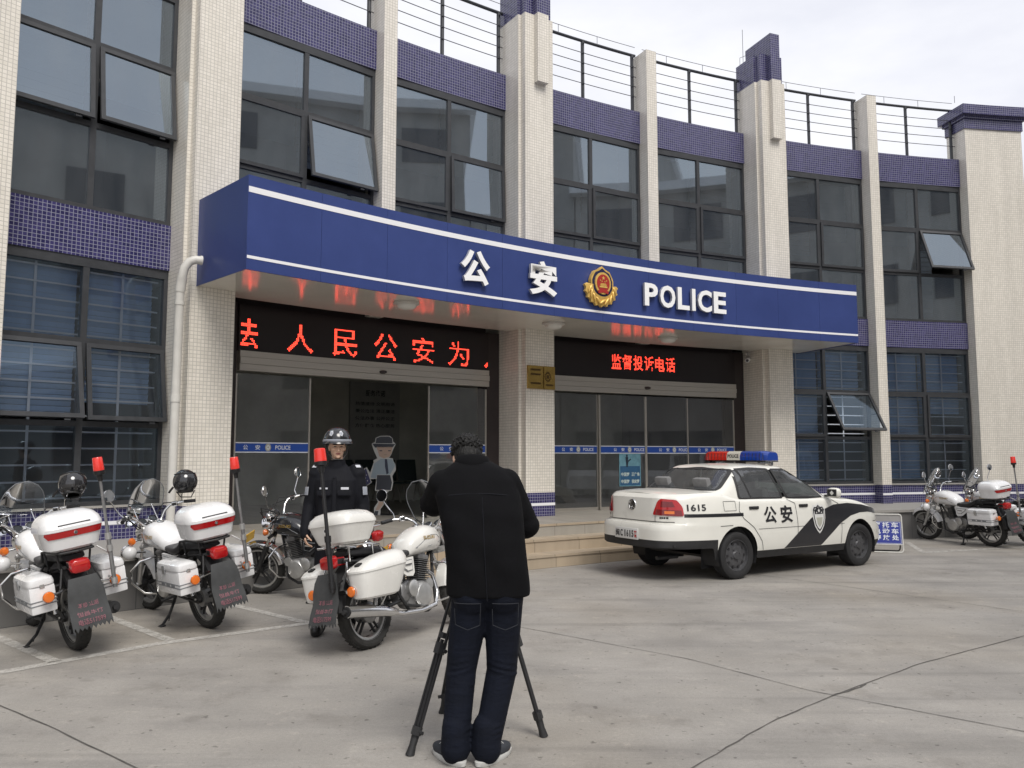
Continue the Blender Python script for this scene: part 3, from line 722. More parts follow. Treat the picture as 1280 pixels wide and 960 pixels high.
# security camera in the corner of the right entrance
T = thing("security_camera", pol(111.6, 28.2, 3.60), "small white security camera in the top right corner of the right entrance", "camera")
mb = MB(); mb.tube([pol(111.48, 28.25, 3.80), pol(111.55, 28.2, 3.74), pol(111.6, 28.15, 3.70)], .018, 8); mb.cyl(pol(111.46, 28.26, 3.80), pol(111.5, 28.24, 3.80), .04); mb.build("bracket", T, "lamp_rim", at=T.location)
mb = MB(); mb.tube([pol(111.5, 28.2, 3.70), pol(111.85, 28.02, 3.64)], .045, 12); mb.build("camera_body", T, "letter_white", at=T.location)
mb = MB(); mb.tube([pol(111.85, 28.02, 3.64), pol(111.87, 28.01, 3.637)], .032, 12); mb.build("lens", T, "led_black", at=T.location)
# lobby furniture and notices seen through the left entrance
mat("notice_board", (.36, .355, .34), .5, noise=.12, nscale=4); mat("ink", (.03, .03, .035), .6); mat("seat_green", (.035, .05, .05), .4); mat("counter", (.12, .115, .11), .4)
T = thing("notice_board", pol(123.7, 33.7, 1.25), "large grey notice board with lines of dark text on the lobby's back wall", "notice board")
mb = MB(); pbox(mb, 124.75, 122.6, 33.66, 33.74, 1.25, 3.35, 1); mb.build("board", T, "notice_board", at=T.location)
mb = MB(); NF = lambda x, y, d: pol(123.68 - x / 33.6 * 57.3, 33.65, y)
put_text(mb, "服务承诺", (-.25, .25, 3.02, 3.17), NF, .02)
for i, s_ in enumerate(("热情接待 文明用语", "秉公执法 清正廉洁", "依法办事 公开公正", "方便群众 热心服务")): put_text(mb, s_, (-.5, .5, 2.80 - i * .17, 2.89 - i * .17), NF, .012)
mb.build("lettering", T, "ink", at=T.location)
for i, t in enumerate((125.3, 124.4, 123.5, 122.6)):
    T = thing("waiting_chair", pol(t, 33.0, PLZ), "dark waiting chair, %s of the row against the lobby's back wall" % ("leftmost", "second from the left", "third from the left", "rightmost")[i], "chair", "waiting chairs in the lobby", rz=R_(t - 90))
    mb = MB(); mb.box((0, -.02, .44), (.46, .44, .04), bev=.01); mb.build("seat", T, "seat_green")
    mb = MB(); mb.box((0, .22, .72), (.46, .04, .5), Matrix.Rotation(R_(-12), 4, 'X'), .01); mb.build("backrest", T, "seat_green")
    
    for lx in (-.18, .18):
        for ly, l2 in ((-.2, 0), (.22, .05)): mb = MB(); mb.tube([(lx, ly, 0), (lx, l2, .42)], .02); mb.build("leg", T, "stainless")
# blue picture poster on the right entrance's second glass leaf
mat("poster_sky", (.16, .34, .42), .4, noise=.35, nscale=7); mat("poster_blue", (.035, .12, .24), .4, noise=.2, nscale=9); mat("poster_ink", (.02, .03, .05), .5); mat("poster_white", (.62, .72, .66), .5)
M, W = bayM(118.91, 116.63, RD - .05)
x0 = (118.91 - 117.98) / (118.91 - 116.63) * W; x1 = (118.91 - 116.92) / (118.91 - 116.63) * W
T = thing("poster", M @ Vector(((x0 + x1) / 2, -.012, 1.02)), "small blue poster with a dark figure and pale characters on the right entrance glass", "poster")
z0, z1 = 1.02, 1.665
mb = MB(); mb.M = M; mb.box(((x0 + x1) / 2, -.012, (z0 + z1) / 2), (x1 - x0, .006, z1 - z0), mi=0)
Q = lambda a_, b_, c_, d_, e_, m_: mb.quad([(a_, e_, c_), (b_, e_, c_), (b_, e_, d_), (a_, e_, d_)], None, m_)
Q(x0 + .02, x1 - .02, z0 + .02, z0 + .40, -.017, 1)
PX = lambda x, y, d: (x0 + x, -.019, z0 + y)
mb.prism([(.17, .38), (.2, .38), (.22, .48), (.29, .53), (.27, .55), (.21, .51), (.22, .58), (.15, .58)], lambda x, y, d: (x0 + x, -.0175 - d, z0 + y), 0, .001, 2)
mb.ell((x0 + .185, -.018, z0 + .605), (.022, .001, .026), None, 10, 8, 2)
wd = x1 - x0
for j, (s1, s2) in enumerate((("中国梦", "正广角"), ("中国梦", "我的梦"))):
    y_ = (.20, .06)[j]
    put_text(mb, s1, (.04, wd * .46, y_, y_ + .075), PX, .02, mi=3); put_text(mb, s2, (wd * .56, wd - .04, y_, y_ + .075), PX, .02, mi=3)
mb.build("poster_sheet", T, ["poster_sky", "poster_blue", "poster_ink", "poster_white"], at=T.location)
# cut-out figure standing in the open left entrance: a plain flat board
mat("board_white", (.62, .62, .60), .5); mat("board_shirt", (.38, .46, .52), .5); mat("board_hat", (.06, .065, .08), .5); mat("board_skin", (.58, .42, .33), .5); mat("board_tie", (.05, .06, .10), .5); mat("board_book", (.07, .07, .16), .5)

# ================================================================== ACROSS THE YARD (outside the frame, seen only in the glass; left block added for shade)
mat("render_wall", (.42, .41, .39), .8, noise=.3, nscale=.4)
mat("far_glass", (.05, .06, .075), .1)
def block(name, A, B, H, dep, fl_n, label):
    """plain slab building whose front runs from A to B (front to the left of A->B)"""
    A, B = Vector((*A, 0)), Vector((*B, 0)); L_ = (B - A).length; rz = math.atan2((B - A).y, (B - A).x)
    T = thing(name, (A + B) / 2, label, "building", rz=rz)
    mb = MB(); mb.box((0, -dep / 2, H / 2), (L_, dep, H)); mb.build("wall", T, "render_wall")
    mb = MB(); mb.box((0, -dep / 2 + .2, H + .2), (L_ + .5, dep + .8, .4)); mb.build("roof_slab", T, "white_stripe")
    n_ = int(L_ / 3.4)
    for fl in range(fl_n):
        for k in range(n_): mb = MB(); mb.box(((k + .5) * L_ / n_ - L_ / 2, .02, 1.9 + fl * H / fl_n), (2.1, .06, 1.6)); mb.build("window", T, "far_glass")
block("offcamera_block", (12.5, -8.8), (19.3, 6.2), 17.2, 11, 5, "tall grey office block on the right side of the yard, outside the photo")
block("offcamera_block", (19.3, 6.25), (26.5, 22), 13.3, 11, 4, "lower grey office block on the right, beyond the tall one, outside the photo")
block("offcamera_block", (-13, 12), (-13, -8), 15, 10, 4, "plain grey block added out of view on the left to shade left-facing sides")  # unseen block, added to cut sky light on left-facing sides
mat("van_white", (.72, .73, .74), .3, coat=.5); mat("van_glass", (.02, .022, .025), .06, spec=.9)
VN = thing("minivan", (17.5, 8.6, 0), "white minivan parked outside the photo, mirrored in the right entrance's glass doors", "van", rz=R_(165))
mb = MB(); sec = lambda x, w_, z0, z1, ins: [(x, -w_, z0), (x, -w_, z0 + (z1 - z0) * .45), (x, -w_ + ins, z1 - .12), (x, -w_ + ins + .12, z1), (x, w_ - ins - .12, z1), (x, w_ - ins, z1 - .12), (x, w_, z0 + (z1 - z0) * .45), (x, w_, z0)]
mb.loft([sec(-1.95, .74, .4, 1.75, .1), sec(-1.85, .79, .3, 1.86, .1), sec(.6, .80, .3, 1.90, .1), sec(1.15, .80, .3, 1.80, .12), sec(1.75, .79, .3, 1.05, .08), sec(2.0, .72, .35, .85, .05)]); mb.build("body", VN, "van_white")
for sg in (-1, 1):
    for x0, x1 in ((-1.7, -.85), (-.75, .15), (.25, 1.0)): mb = MB(); mb.quad([(x0, sg * .806, 1.02), (x1, sg * .806, 1.02), (x1 - .05, sg * .735, 1.62), (x0, sg * .735, 1.62)]); mb.build("window", VN, "van_glass")
    for x in (-1.2, 1.3): mb = MB(); mb.cyl((x, sg * .62, .31), (x, sg * .82, .31), .31, .31, 24); mb.build("wheel", VN, "joint_dark")
mb = MB(); mb.quad([(1.20, -.66, 1.74), (1.20, .66, 1.74), (1.74, .72, 1.07), (1.74, -.72, 1.07)]); mb.build("windscreen", VN, "van_glass")
# ================================================================== THE POLICE CAR
mat("car_paint", (.76, .75, .69), .28, coat=.6, noise=.05, nscale=2.5, bump=.0)
mat("car_black", (.016, .016, .019), .35, coat=.3)
mat("trim_black", (.022, .022, .023), .6, noise=.4, nscale=9)
glass_mat("car_glass", (.56, .62, .58), ior=2.0, dust_haze=.16)  # film strengthened to lighten the panes as reflections would
mat("car_cloth", (.20, .20, .20), .9, noise=.2, nscale=10)
mat("rubber", (.018, .018, .019), .75, noise=.25, nscale=12, bump=.2, bscale=80)
mat("steel_wheel", (.085, .085, .09), .45, metal=.3, noise=.3, nscale=20)
mat("tail_red", (.42, .008, .010), .12, coat=.5)
mat("tail_dark", (.17, .004, .006), .12, coat=.5)
mat("lens_orange", (.75, .17, .02), .2, coat=.5)
mat("plate_white", (.66, .66, .64), .45)
mat("char_black", (.015, .015, .018), .5)
mat("char_red", (.5, .02, .02), .5)
mat("chrome", (.70, .70, .70), .10, metal=1., noise=.06, nscale=10)
mat("lens_blue", (.012, .05, .30), .12, coat=.7)
mat("lens_red", (.55, .03, .02), .12, coat=.7)
mat("lens_clear", (.60, .58, .50), .15, coat=.6)
CAR = thing("police_car", (2.535, 11.46, 0), "cream-white police saloon with a black sweep and red-blue light bar, parked by the steps", "police car", rz=R_(31))
CAR.scale = (1.03, 1.03, 1.03)
KX, KZ, KY = 1.0, 1.04, 1.05
CM = Matrix.Diagonal((KX, KY, KZ, 1))
XR, XF, NB = -1.12, 3.34, 5.2
XC_, XA = (XR + XF) / 2, (XF - XR) / 2
lerp = lambda a, b, t: a + (b - a) * t
def itp(x, T):
    if x <= T[0][0]: return T[0][1]
    for (a, p), (c, q) in zip(T, T[1:]):
        if x <= c:
            t = (x - a) / (c - a); return p + (q - p) * t
    return T[-1][1]
def sm(x, T):
    if x <= T[0][0]: return T[0][1]
    for (a, p), (c, q) in zip(T, T[1:]):
        if x <= c:
            t = (x - a) / (c - a); t = t * t * (3 - 2 * t); return p + (q - p) * t
    return T[-1][1]
bw = lambda x: sm(x, [(-1.1, .785), (0, .832), (2.3, .832), (3.4, .775)])
# half outline of the body in plan, rear middle -> right side -> front middle, by arc length
_pl = []
for i in range(1201):
    t = math.pi - math.pi * i / 1200
    c, s_ = math.cos(t), math.sin(t)
    X = math.copysign(abs(c) ** (2 / NB), c); x = XC_ + XA * X
    _pl.append((x, -bw(x) * abs(s_) ** (2 / NB)))
_sl = [0.]
for a, c in zip(_pl, _pl[1:]): _sl.append(_sl[-1] + math.hypot(c[0] - a[0], c[1] - a[1]))
SL = _sl[-1]
def plan(s):
    s = min(max(s, 0), SL); lo, hi = 0, len(_sl) - 1
    while hi - lo > 1:
        m = (lo + hi) // 2
        if _sl[m] <= s: lo = m
        else: hi = m
    t = (s - _sl[lo]) / max(1e-9, _sl[hi] - _sl[lo]); a, c = _pl[lo], _pl[hi]
    tx, ty = c[0] - a[0], c[1] - a[1]; q = math.hypot(tx, ty)
    return lerp(a[0], c[0], t), lerp(a[1], c[1], t), ty / q, -tx / q       # point, outward normal (to the right side)
def s_of_x(x):
    lo, hi = 0, SL
    for _ in range(40):
        m = (lo + hi) / 2
        if plan(m)[0] < x: lo = m
        else: hi = m
    return lo
ztop = lambda x: sm(x, [(-1.0, 1.045), (-.35, 1.06), (.15, .975), (1.9, .945), (2.2, .92), (3.34, .735)])
IN_S = [(.2, .05), (.30, .03), (.36, .012), (.5, .0), (.62, .002), (.66, .0), (.80, .012), (.93, .035), (1.06, .075)]
IN_R = [(.2, .10), (.38, .05), (.42, .0), (.64, .0), (.685, .02), (.70, .085), (.80, .085), (1.0, .11), (1.06, .15)]
IN_F = [(.2, .08), (.28, .02), (.36, .0), (.52, .0), (.55, .05), (.72, .10), (.76, .16)]
def body_pt(s, z, out=0.):
    x, y, nx, ny = plan(s)
    e = min(1, max(0, (abs(nx) - .15) / .6)); ins = lerp(itp(z, IN_S), itp(z, IN_R if nx < 0 else IN_F), e * e * (3 - 2 * e))
    return (x - nx * (ins - out), y - ny * (ins - out), z)
AR = .348
def zbot(x):
    z0 = sm(x, [(-1.0, .40), (-.42, .40), (-.35, .24), (2.8, .24), (2.95, .22)])
    for xw in (0, 2.47):
        d = abs(x - xw)
        if d < AR: z0 = max(z0, .30 + math.sqrt(AR * AR - d * d))
    return z0
LEV = [.20, .24, .28, .33, .37, .42, .46, .50, .56, .61, .645, .67, .685, .70, .73]
TOPF = [.12, .3, .5, .7, .85, .94, 1.0]
cols = sorted(set([SL * i / 260 for i in range(261)] + [s_of_x(xw + q * AR) for xw in (0, 2.47) for q in (-1, -.998, -.98, -.95, .95, .98, .998, 1)]))
def side_mesh(sgn):
    mb = MB(); mb.M = CM; rows = []
    for s in cols:
        x = plan(s)[0]; zb = zbot(x); zt = ztop(x); z1 = min(.73, zt - .02)
        zs = [max(min(l, z1), zb) for l in LEV] + [max(zb, z1 + (zt - z1) * f) for f in TOPF]
        rows.append([mb.v((lambda p: (p[0], p[1] * sgn, p[2]))(body_pt(s, z, -.03 * max(0, (z - zt + .04) / .04) ** 2))) for z in zs])
    for i, (a, c) in enumerate(zip(rows, rows[1:])):
        xm = plan((cols[i] + cols[i + 1]) / 2)[0]
        for k in range(len(a) - 1):
            zm = (a[k].co.z + a[k + 1].co.z + c[k].co.z + c[k + 1].co.z) / 4 / KZ
            blk = zm < (.515 if xm < -.34 else (.33 if xm < 2.7 else .34))
            vs = []
            for v in (a[k], c[k], c[k + 1], a[k + 1]):
                if not vs or all((v.co - u.co).length > 1e-5 for u in vs): vs.append(v)
            if len(vs) > 2: mb.f(vs, None, 1 if blk else 0)
    return mb, rows
mbR, rR = side_mesh(1); 
tops = [(v.co.x / KX, v.co.y / KY, v.co.z / KZ) for v in [r[-1] for r in rR]]
# left side and the deck (boot lid, bonnet) in the same shell
rowsL = []
for r in rR: rowsL.append([mbR.bm.verts.new((v.co.x, -v.co.y, v.co.z)) for v in r])
for i, (a, c) in enumerate(zip(rowsL, rowsL[1:])):
    xm = plan((cols[i] + cols[i + 1]) / 2)[0]
    for k in range(len(a) - 1):
        zm = (a[k].co.z + a[k + 1].co.z + c[k].co.z + c[k + 1].co.z) / 4 / KZ
        blk = zm < (.515 if xm < -.34 else (.33 if xm < 2.7 else .34)); vs = []
        for v in (a[k + 1], c[k + 1], c[k], a[k]):
            if not vs or all((v.co - u.co).length > 1e-5 for u in vs): vs.append(v)
        if len(vs) > 2: mbR.f(vs, None, 1 if blk else 0)
crown = lambda x: sm(x, [(-1.0, .012), (-.8, .035), (.2, .03), (2.0, .05), (3.2, .04), (3.34, .01)])
deck = []
for (x, y, z) in tops:
    deck.append([mbR.v((x, lerp(y, -y, k / 14), z + crown(x) * (1 - abs(2 * k / 14 - 1) ** 2.6))) for k in range(15)])
for a, c in zip(deck, deck[1:]):
    for k in range(14):
        mx_ = (a[k].co.x + c[k + 1].co.x) / 2 / KX; my_ = (a[k].co.y + c[k + 1].co.y) / 2 / KY
        if -.25 < mx_ < 1.72 and abs(my_) < .66: continue
        mbR.f([a[k], c[k], c[k + 1], a[k + 1]], None, 0)
body = mbR.build("body", CAR, ["car_paint", "trim_black"], ang=32)
# wheel arch liners and floor
mb = MB(); mb.M = CM
for xw in (0, 2.47):
    for sg in (-1, 1):
        arc = [(xw + .345 * math.cos(a), .30 + .345 * math.sin(a)) for a in [math.pi * (-.12 + 1.24 * k / 20) for k in range(21)]]
        mb.loft([[(x, sg * .80, z) for x, z in arc], [(x, sg * .52, z) for x, z in arc]], cap=False, closed=False)
        mb.quad([(xw - .36, sg * .52, .12), (xw + .36, sg * .52, .12), (xw + .36, sg * .52, .66), (xw - .36, sg * .52, .66)])
mb.box((1.15, 0, .27), (2.9, 1.40, .03)); mb.box((-.6, 0, .44), (.7, 1.3, .03))
mb.cyl((-.95, -.35, .27), (-.6, -.35, .27), .025)
mb.build("underbody", CAR, "trim_black")
# greenhouse
GN = 9.0
GL = [(.93, -.50, 1.98, .765, 0), (.99, -.42, 1.88, .752, 0), (1.06, -.28, 1.76, .728, 0), (1.15, -.13, 1.59, .692, 0), (1.24, .01, 1.42, .652, 0), (1.31, .11, 1.285, .618, 0), (1.345, .165, 1.21, .596, 0), (1.37, .21, 1.15, .568, 0), (1.385, .26, 1.09, .53, 0), (1.395, .33, 1.0, .46, 0)]
def gh(z):
    for a, c in zip(GL, GL[1:]):
        if z <= c[0] or c is GL[-1]:
            t = (z - a[0]) / (c[0] - a[0]); return [lerp(p, q, t) for p, q in zip(a, c)]
W_SIDE = [[(.10, .985), (.90, .975), (.80, 1.335), (.165, 1.335)], [(1.00, .975), (1.74, .965), (1.66, 1.02), (1.25, 1.318), (.88, 1.335)]]
W_REAR = [(-.645, 1.085), (.645, 1.085), (.545, 1.335), (-.545, 1.335)]; W_FRONT = [(-.69, .985), (.69, .985), (.55, 1.33), (-.55, 1.33)]
def inside(P, x, y):
    r = False
    for (x0, y0), (x1, y1) in zip(P, P[1:] + P[:1]):
        if (y0 > y) != (y1 > y) and x < (x1 - x0) * (y - y0) / (y1 - y0) + x0: r = not r
    return r
mb = MB(); mb.M = CM; secs = []
for i_ in range(47):
    z = lerp(.93, 1.395, i_ / 46); _, x0, x1, w_, _ = gh(z)
    sec = []
    for i in range(320):
        t = 2 * math.pi * (i + .5) / 320; c, s_ = math.cos(t), math.sin(t)
        sec.append(((x0 + x1) / 2 + (x1 - x0) / 2 * math.copysign(abs(c) ** (2 / GN), c), w_ * math.copysign(abs(s_) ** (2 / GN), s_), z))
    secs.append(sec)
last = secs[-1]; x0, x1 = GL[-1][1:3]
for q, dz in ((.9, .004), (.7, .010), (.4, .017), (.1, .020)):
    secs.append([((x0 + x1) / 2 + (p[0] - (x0 + x1) / 2) * q, p[1] * q, 1.395 + dz) for p in last])
rows = [[mb.v(p) for p in sec] for sec in secs]
for a, c, pa, pc in zip(rows, rows[1:], secs, secs[1:]):
    for i in range(320):
        j = (i + 1) % 320; m_ = [(pa[i][k_] + pa[j][k_] + pc[i][k_] + pc[j][k_]) / 4 for k_ in range(3)]
        _, x0, x1, w_, _ = gh(min(m_[2], 1.394))
        if m_[2] < 1.37:
            if abs(m_[1]) > w_ * .93 and any(inside(P, m_[0], m_[2]) for P in W_SIDE): continue
            if m_[0] < (x0 + x1) / 2 - (x1 - x0) * .44 and inside(W_REAR, m_[1], m_[2]): continue
            if m_[0] > (x0 + x1) / 2 + (x1 - x0) * .44 and inside(W_FRONT, m_[1], m_[2]): continue
        mb.f([a[i], a[j], c[j], c[i]])
mb.f(rows[-1]); roof = mb.build("roof", CAR, "car_paint", ang=50)
def g_side(x, z, out=.004):
    _, x0, x1, w_, _ = gh(z); X = min(.999, abs((x - (x0 + x1) / 2) / ((x1 - x0) / 2)))
    return (x, -(w_ * (1 - X ** GN) ** (1 / GN)) - out, z + out * .4)
def g_end(y, z, rear=True, out=.004):
    _, x0, x1, w_, _ = gh(z); Y = min(.999, abs(y / w_)); a = (x1 - x0) / 2 * (1 - Y ** GN) ** (1 / GN); c = (x0 + x1) / 2
    return ((c - a - out) if rear else (c + a + out), y, z + out)
def round_poly(P, r, k=4):
    out = []
    for i, p in enumerate(P):
        p = Vector((*p, 0)); a = Vector((*P[i - 1], 0)); c = Vector((*P[(i + 1) % len(P)], 0))
        ra = min(r, (a - p).length * .45, (c - p).length * .45); p0 = p + (a - p).normalized() * ra; p1 = p + (c - p).normalized() * ra
        for j in range(k + 1):
            t = j / k; q = p0.lerp(p, t).lerp(p.lerp(p1, t), t); out.append((q.x, q.y))
    return out
grow = lambda P, d: [(lambda n: (p[0] + n.x, p[1] + n.y))((Vector((p[0] - cx_, p[1] - cz_))).normalized() * d) for cx_, cz_ in [(sum(q[0] for q in P) / len(P), sum(q[1] for q in P) / len(P))] for p in P]
def dens(P, n=14):
    out = []
    for a, c in zip(P, P[1:] + P[:1]):
        L_ = math.hypot(c[0] - a[0], c[1] - a[1]); m_ = max(1, int(L_ / .05)); out += [(lerp(a[0], c[0], k / m_), lerp(a[1], c[1], k / m_)) for k in range(m_)]
    return out
def car_window(P, name, fn, sg=1, rad=.04):
    mb = MB(); mb.M = CM @ Matrix.Diagonal((1, sg, 1, 1))
    Q = dens(round_poly(P, rad)); cx_ = sum(p[0] for p in Q) / len(Q); cz_ = sum(p[1] for p in Q) / len(Q)
    def off(p, d): v = Vector((p[0] - cx_, p[1] - cz_)); v.normalize(); return (p[0] + v.x * d, p[1] + v.y * d)
    a = [mb.v(fn(*off(p, .030), .004)) for p in Q]; c = [mb.v(fn(*off(p, -.008), .006)) for p in Q]
    for i in range(len(Q)): j = (i + 1) % len(Q); mb.f([a[i], a[j], c[j], c[i]])
    fr = mb.build(name, CAR, "trim_black")
    mb = MB(); mb.M = CM @ Matrix.Diagonal((1, sg, 1, 1)); decal(mb, round_poly(P, rad), lambda x, z: fn(x, z, .003), 0, .12); g = mb.build("pane", fr, "car_glass", ang=70)
    # the outside of the glass must face outwards
    c0 = Vector((.7, 0, 1.15 * KZ)); me = g.data; f0 = me.polygons[0]
    if (f0.center - c0).dot(f0.normal) < 0: me.flip_normals()
for sg in (1, -1):
    for P in W_SIDE: car_window(P, "side_window", g_side, sg)
car_window(W_REAR, "rear_window", lambda y, z, o: g_end(y, z, True, o), 1, .05); car_window(W_FRONT, "windscreen", lambda y, z, o: g_end(y, z, False, o), 1, .05)
mb = MB(); mb.M = CM; decal(mb, [(.30, .985), (.325, .985), (.245, 1.335), (.22, 1.335)], lambda x, z: g_side(x, z, .007)); mb.build("window_divider", CAR, "trim_black")
# cabin: floor tray, parcel shelf, dashboard, seats, wheel
mb = MB(); mb.M = CM; mb.box((.75, 0, .50), (2.1, 1.36, .03)); mb.box((-.28, 0, .97), (.5, 1.30, .03)); mb.box((1.62, 0, .86), (.34, 1.36, .20), None, .05)
for sg in (-1, 1): mb.box((.75, sg * .70, .72), (2.2, .03, .46))
mb.box((-.40, 0, .75), (.03, 1.36, .44)); mb.box((1.80, 0, .7), (.03, 1.36, .4)); mb.build("cabin_lining", CAR, "trim_black")
for x, y, w_ in ((.92, -.36, .48), (.92, .36, .48), (.02, -.36, .60), (.02, .36, .60)):
    mb = MB(); mb.M = CM @ Matrix.Translation((x, y, .52)) @ Matrix.Rotation(R_(-14), 4, 'Y'); mb.box((0, 0, .34), (.13, w_, .52), None, .05); mb.box((-.01, 0, .66), (.09, .26, .16), None, .035); mb.box((.24, 0, .10), (.5, w_, .13), None, .05); mb.build("car_seat", CAR, "car_cloth")
mb = MB(); mb.M = CM; mb.tube([(1.36 + .05 * math.sin(a), .36 + .18 * math.cos(a), .93 + .17 * math.sin(a)) for a in [2 * math.pi * k / 24 for k in range(25)]], .014, 8); mb.tube([(1.36, .36, .93), (1.55, .36, .86)], .025, 8); mb.build("steering_wheel", CAR, "trim_black")
# livery, seams, handles: thin sheets on the body side
SX = {}
def b_side(x, z, out=.003):
    k = round(x, 3)
    if k not in SX: SX[k] = s_of_x(x)
    return body_pt(SX[k], z, out)
mb = MB(); mb.M = CM
decal(mb, [(.855, .335), (1.12, .52), (1.38, .69), (1.62, .79), (1.9, .86), (2.2, .872), (2.55, .84), (3.0, .762), (3.0, .70), (2.7, .735), (2.47, .735), (2.25, .70), (2.02, .61), (1.8, .47), (1.60, .335)], b_side, 0, .05)
decal(mb, [(-.80, .775), (.10, .77), (.10, .81), (-.80, .815)], b_side, 0, .06)
mb.build("livery_stripe", CAR, "car_black")
mb = MB(); mb.M = CM
def seam(pts, w_=.007):
    for a, c in zip(pts, pts[1:]):
        d = Vector((c[0] - a[0], c[1] - a[1])).normalized() * w_ / 2; nn = (-d.y, d.x)
        decal(mb, [(a[0] + nn[0], a[1] + nn[1]), (a[0] - nn[0], a[1] - nn[1]), (c[0] - nn[0], c[1] - nn[1]), (c[0] + nn[0], c[1] + nn[1])], lambda x, z: b_side(x, z, .0045), 0, .06)
seam([(.06, .95), (.03, .83), (.10, .74), (.28, .62), (.42, .45), (.45, .335)]); seam([(.95, .955), (1.10, .90), (1.12, .60), (1.10, .335)]); seam([(1.84, .94), (2.00, .87), (2.04, .64), (2.03, .335)])
seam([(-.30, .66), (-.10, .665)], .006); seam([(-.22, .955), (-.02, .955), (-.02, .84), (-.22, .84), (-.22, .955)], .005)
seam([(2.85, .60), (3.1, .60)]); seam([(.36, .60), (2.1, .60)], .005)
mb.build("panel_gap", CAR, "car_black")
for x in (.30, 1.26):
    mb = MB(); mb.M = CM; p = b_side(x, .865, .008)
    mb.box(p, (.17, .02, .038), bev=.008); mb.box((p[0] + .01, p[1] - .012, p[2] + .002), (.12, .014, .018), bev=.005)
    mb.build("door_handle", CAR, "trim_black")
mb = MB(); mb.M = CM
F = lambda x, y, d: b_side(x, y, .007)
put_text(mb, "公", (.47, .71, .665, .875), F, .025, mi=0); put_text(mb, "安", (.79, 1.02, .66, .88), F, .025, mi=0); put_text(mb, "1615", (-.76, -.50, .85, .93), F, .02, mi=0)
mb.build("side_lettering", CAR, "char_black")
# door badge
mb = MB(); mb.M = CM
shd = lambda k, cx=1.555, cz=.69: [(cx + k * x, cz + k * z) for x, z in ((0, .205), (.05, .17), (.10, .175), (.135, .13), (.125, .0), (.095, -.10), (.045, -.165), (0, -.20), (-.045, -.165), (-.095, -.10), (-.125, .0), (-.135, .13), (-.10, .175), (-.05, .17))]
decal(mb, shd(1), lambda x, z: b_side(x, z, .006), 0); decal(mb, shd(.86), lambda x, z: b_side(x, z, .0075), 1); decal(mb, shd(.74), lambda x, z: b_side(x, z, .009), 0)
decal(mb, [(1.47, .745), (1.64, .745), (1.65, .80), (1.555, .835), (1.46, .80)], lambda x, z: b_side(x, z, .0105), 1)
for cx, cz, r in ((1.555, .79, .03), (1.505, .765, .016), (1.605, .765, .016), (1.53, .73, .014), (1.58, .73, .014)):
    decal(mb, [(cx + (r if k % 2 == 0 else r * .42) * math.sin(math.pi * k / 5), cz + (r if k % 2 == 0 else r * .42) * math.cos(math.pi * k / 5)) for k in range(10)], lambda x, z: b_side(x, z, .012), 0)
decal(mb, [(1.49, .70), (1.62, .70), (1.60, .62), (1.555, .57), (1.51, .62)], lambda x, z: b_side(x, z, .0105), 2)
mb.build("door_badge", CAR, ["plate_white", "char_black", "decal_grey"])
# lamps, emblem and plate on the tail
def tail(sg):
    mb = MB(); mb.M = CM @ Matrix.Diagonal((1, sg, 1, 1))
    fn = lambda o: (lambda s, z: body_pt(s, z, o))
    sc = s_of_x(-.86)
    O = [(sc - .405, .80), (sc + .06, .79), (sc + .05, .90), (sc - .02, .985), (sc - .27, .995), (sc - .335, .96)]
    decal(mb, round_poly(O, .03), fn(.010), 0, .04); decal(mb, [(sc - .27, .895), (sc - .05, .90), (sc - .08, .96), (sc - .26, .965)], fn(.013), 1, .04)
    decal(mb, [(sc - .36, .805), (sc + .04, .797), (sc + .03, .86), (sc - .34, .868)], fn(.013), 1, .04)
    decal(mb, [(sc - .20, .815), (sc - .06, .815), (sc - .06, .85), (sc - .20, .85)], fn(.015), 2, .04)
    mb.build("tail_lamp", CAR, ["tail_red", "tail_dark", "lens_orange"])
tail(1); tail(-1)
sy = lambda y: next(s for s in [SL * k / 2400 for k in range(1200)] if plan(s)[1] <= -abs(y) + 1e-4)
def b_rear(y, z, out=.004):
    p = body_pt(sy(y) if abs(y) > .002 else 0, z, out); return (p[0], -y if False else (-abs(p[1]) if y < 0 else abs(p[1])), z)
mb = MB(); mb.M = CM; xe = body_pt(0, .90)[0]
mb.lathe([(.0, .006), (.05, .006), (.055, .016), (.066, .016), (.07, .0)], (xe, 0, .905), (-1, 0, 0), 26, 0)
EP = lambda x, y, d: (xe - .018, -x, .905 + y)
for P in ([(-.034, .045), (-.022, .045), (0, .006), (.022, .045), (.034, .045), (.006, -.008), (-.006, -.008)], [(-.05, .02), (-.04, .024), (-.022, -.036), (-.004, -.002), (.004, -.002), (.022, -.036), (.04, .024), (.05, .02), (.028, -.056), (.018, -.052), (0, -.02), (-.018, -.052), (-.028, -.056)]): mb.f([mb.v(EP(x, y, 0)) for x, y in P], None, 0)
mb.build("boot_emblem", CAR, "chrome")
mb = MB(); mb.M = CM
for y0, y1, z in ((.50, .62, .755), (-.62, -.50, .755)):
    for k in range(4): mb.quad([(*b_rear(lerp(y0, y1, (k + a) / 4), z + dz, .004)[:2], z + dz) for a, dz in ((.1, 0), (.85, 0), (.85, .022), (.1, .022))])
mb.build("boot_lettering", CAR, "char_black")
mb = MB(); mb.M = CM                                        # boot lid and bumper gaps
for y0, y1, z in ((-.66, .66, .712),):
    for k in range(24): mb.quad([b_rear(lerp(y0, y1, (k + a) / 24), z + dz, .003) for a, dz in ((0, 0), (1, 0), (1, .009), (0, .009))])
for y in (-.43, .43):
    for k in range(5): mb.quad([b_rear(y + a, .72 + .014 * (k + c), .003) for a, c in ((-.004, 0), (.004, 0), (.004, 1), (-.004, 1))])
mb.build("boot_gap", CAR, "car_black")
xb = body_pt(0, .5)[0]
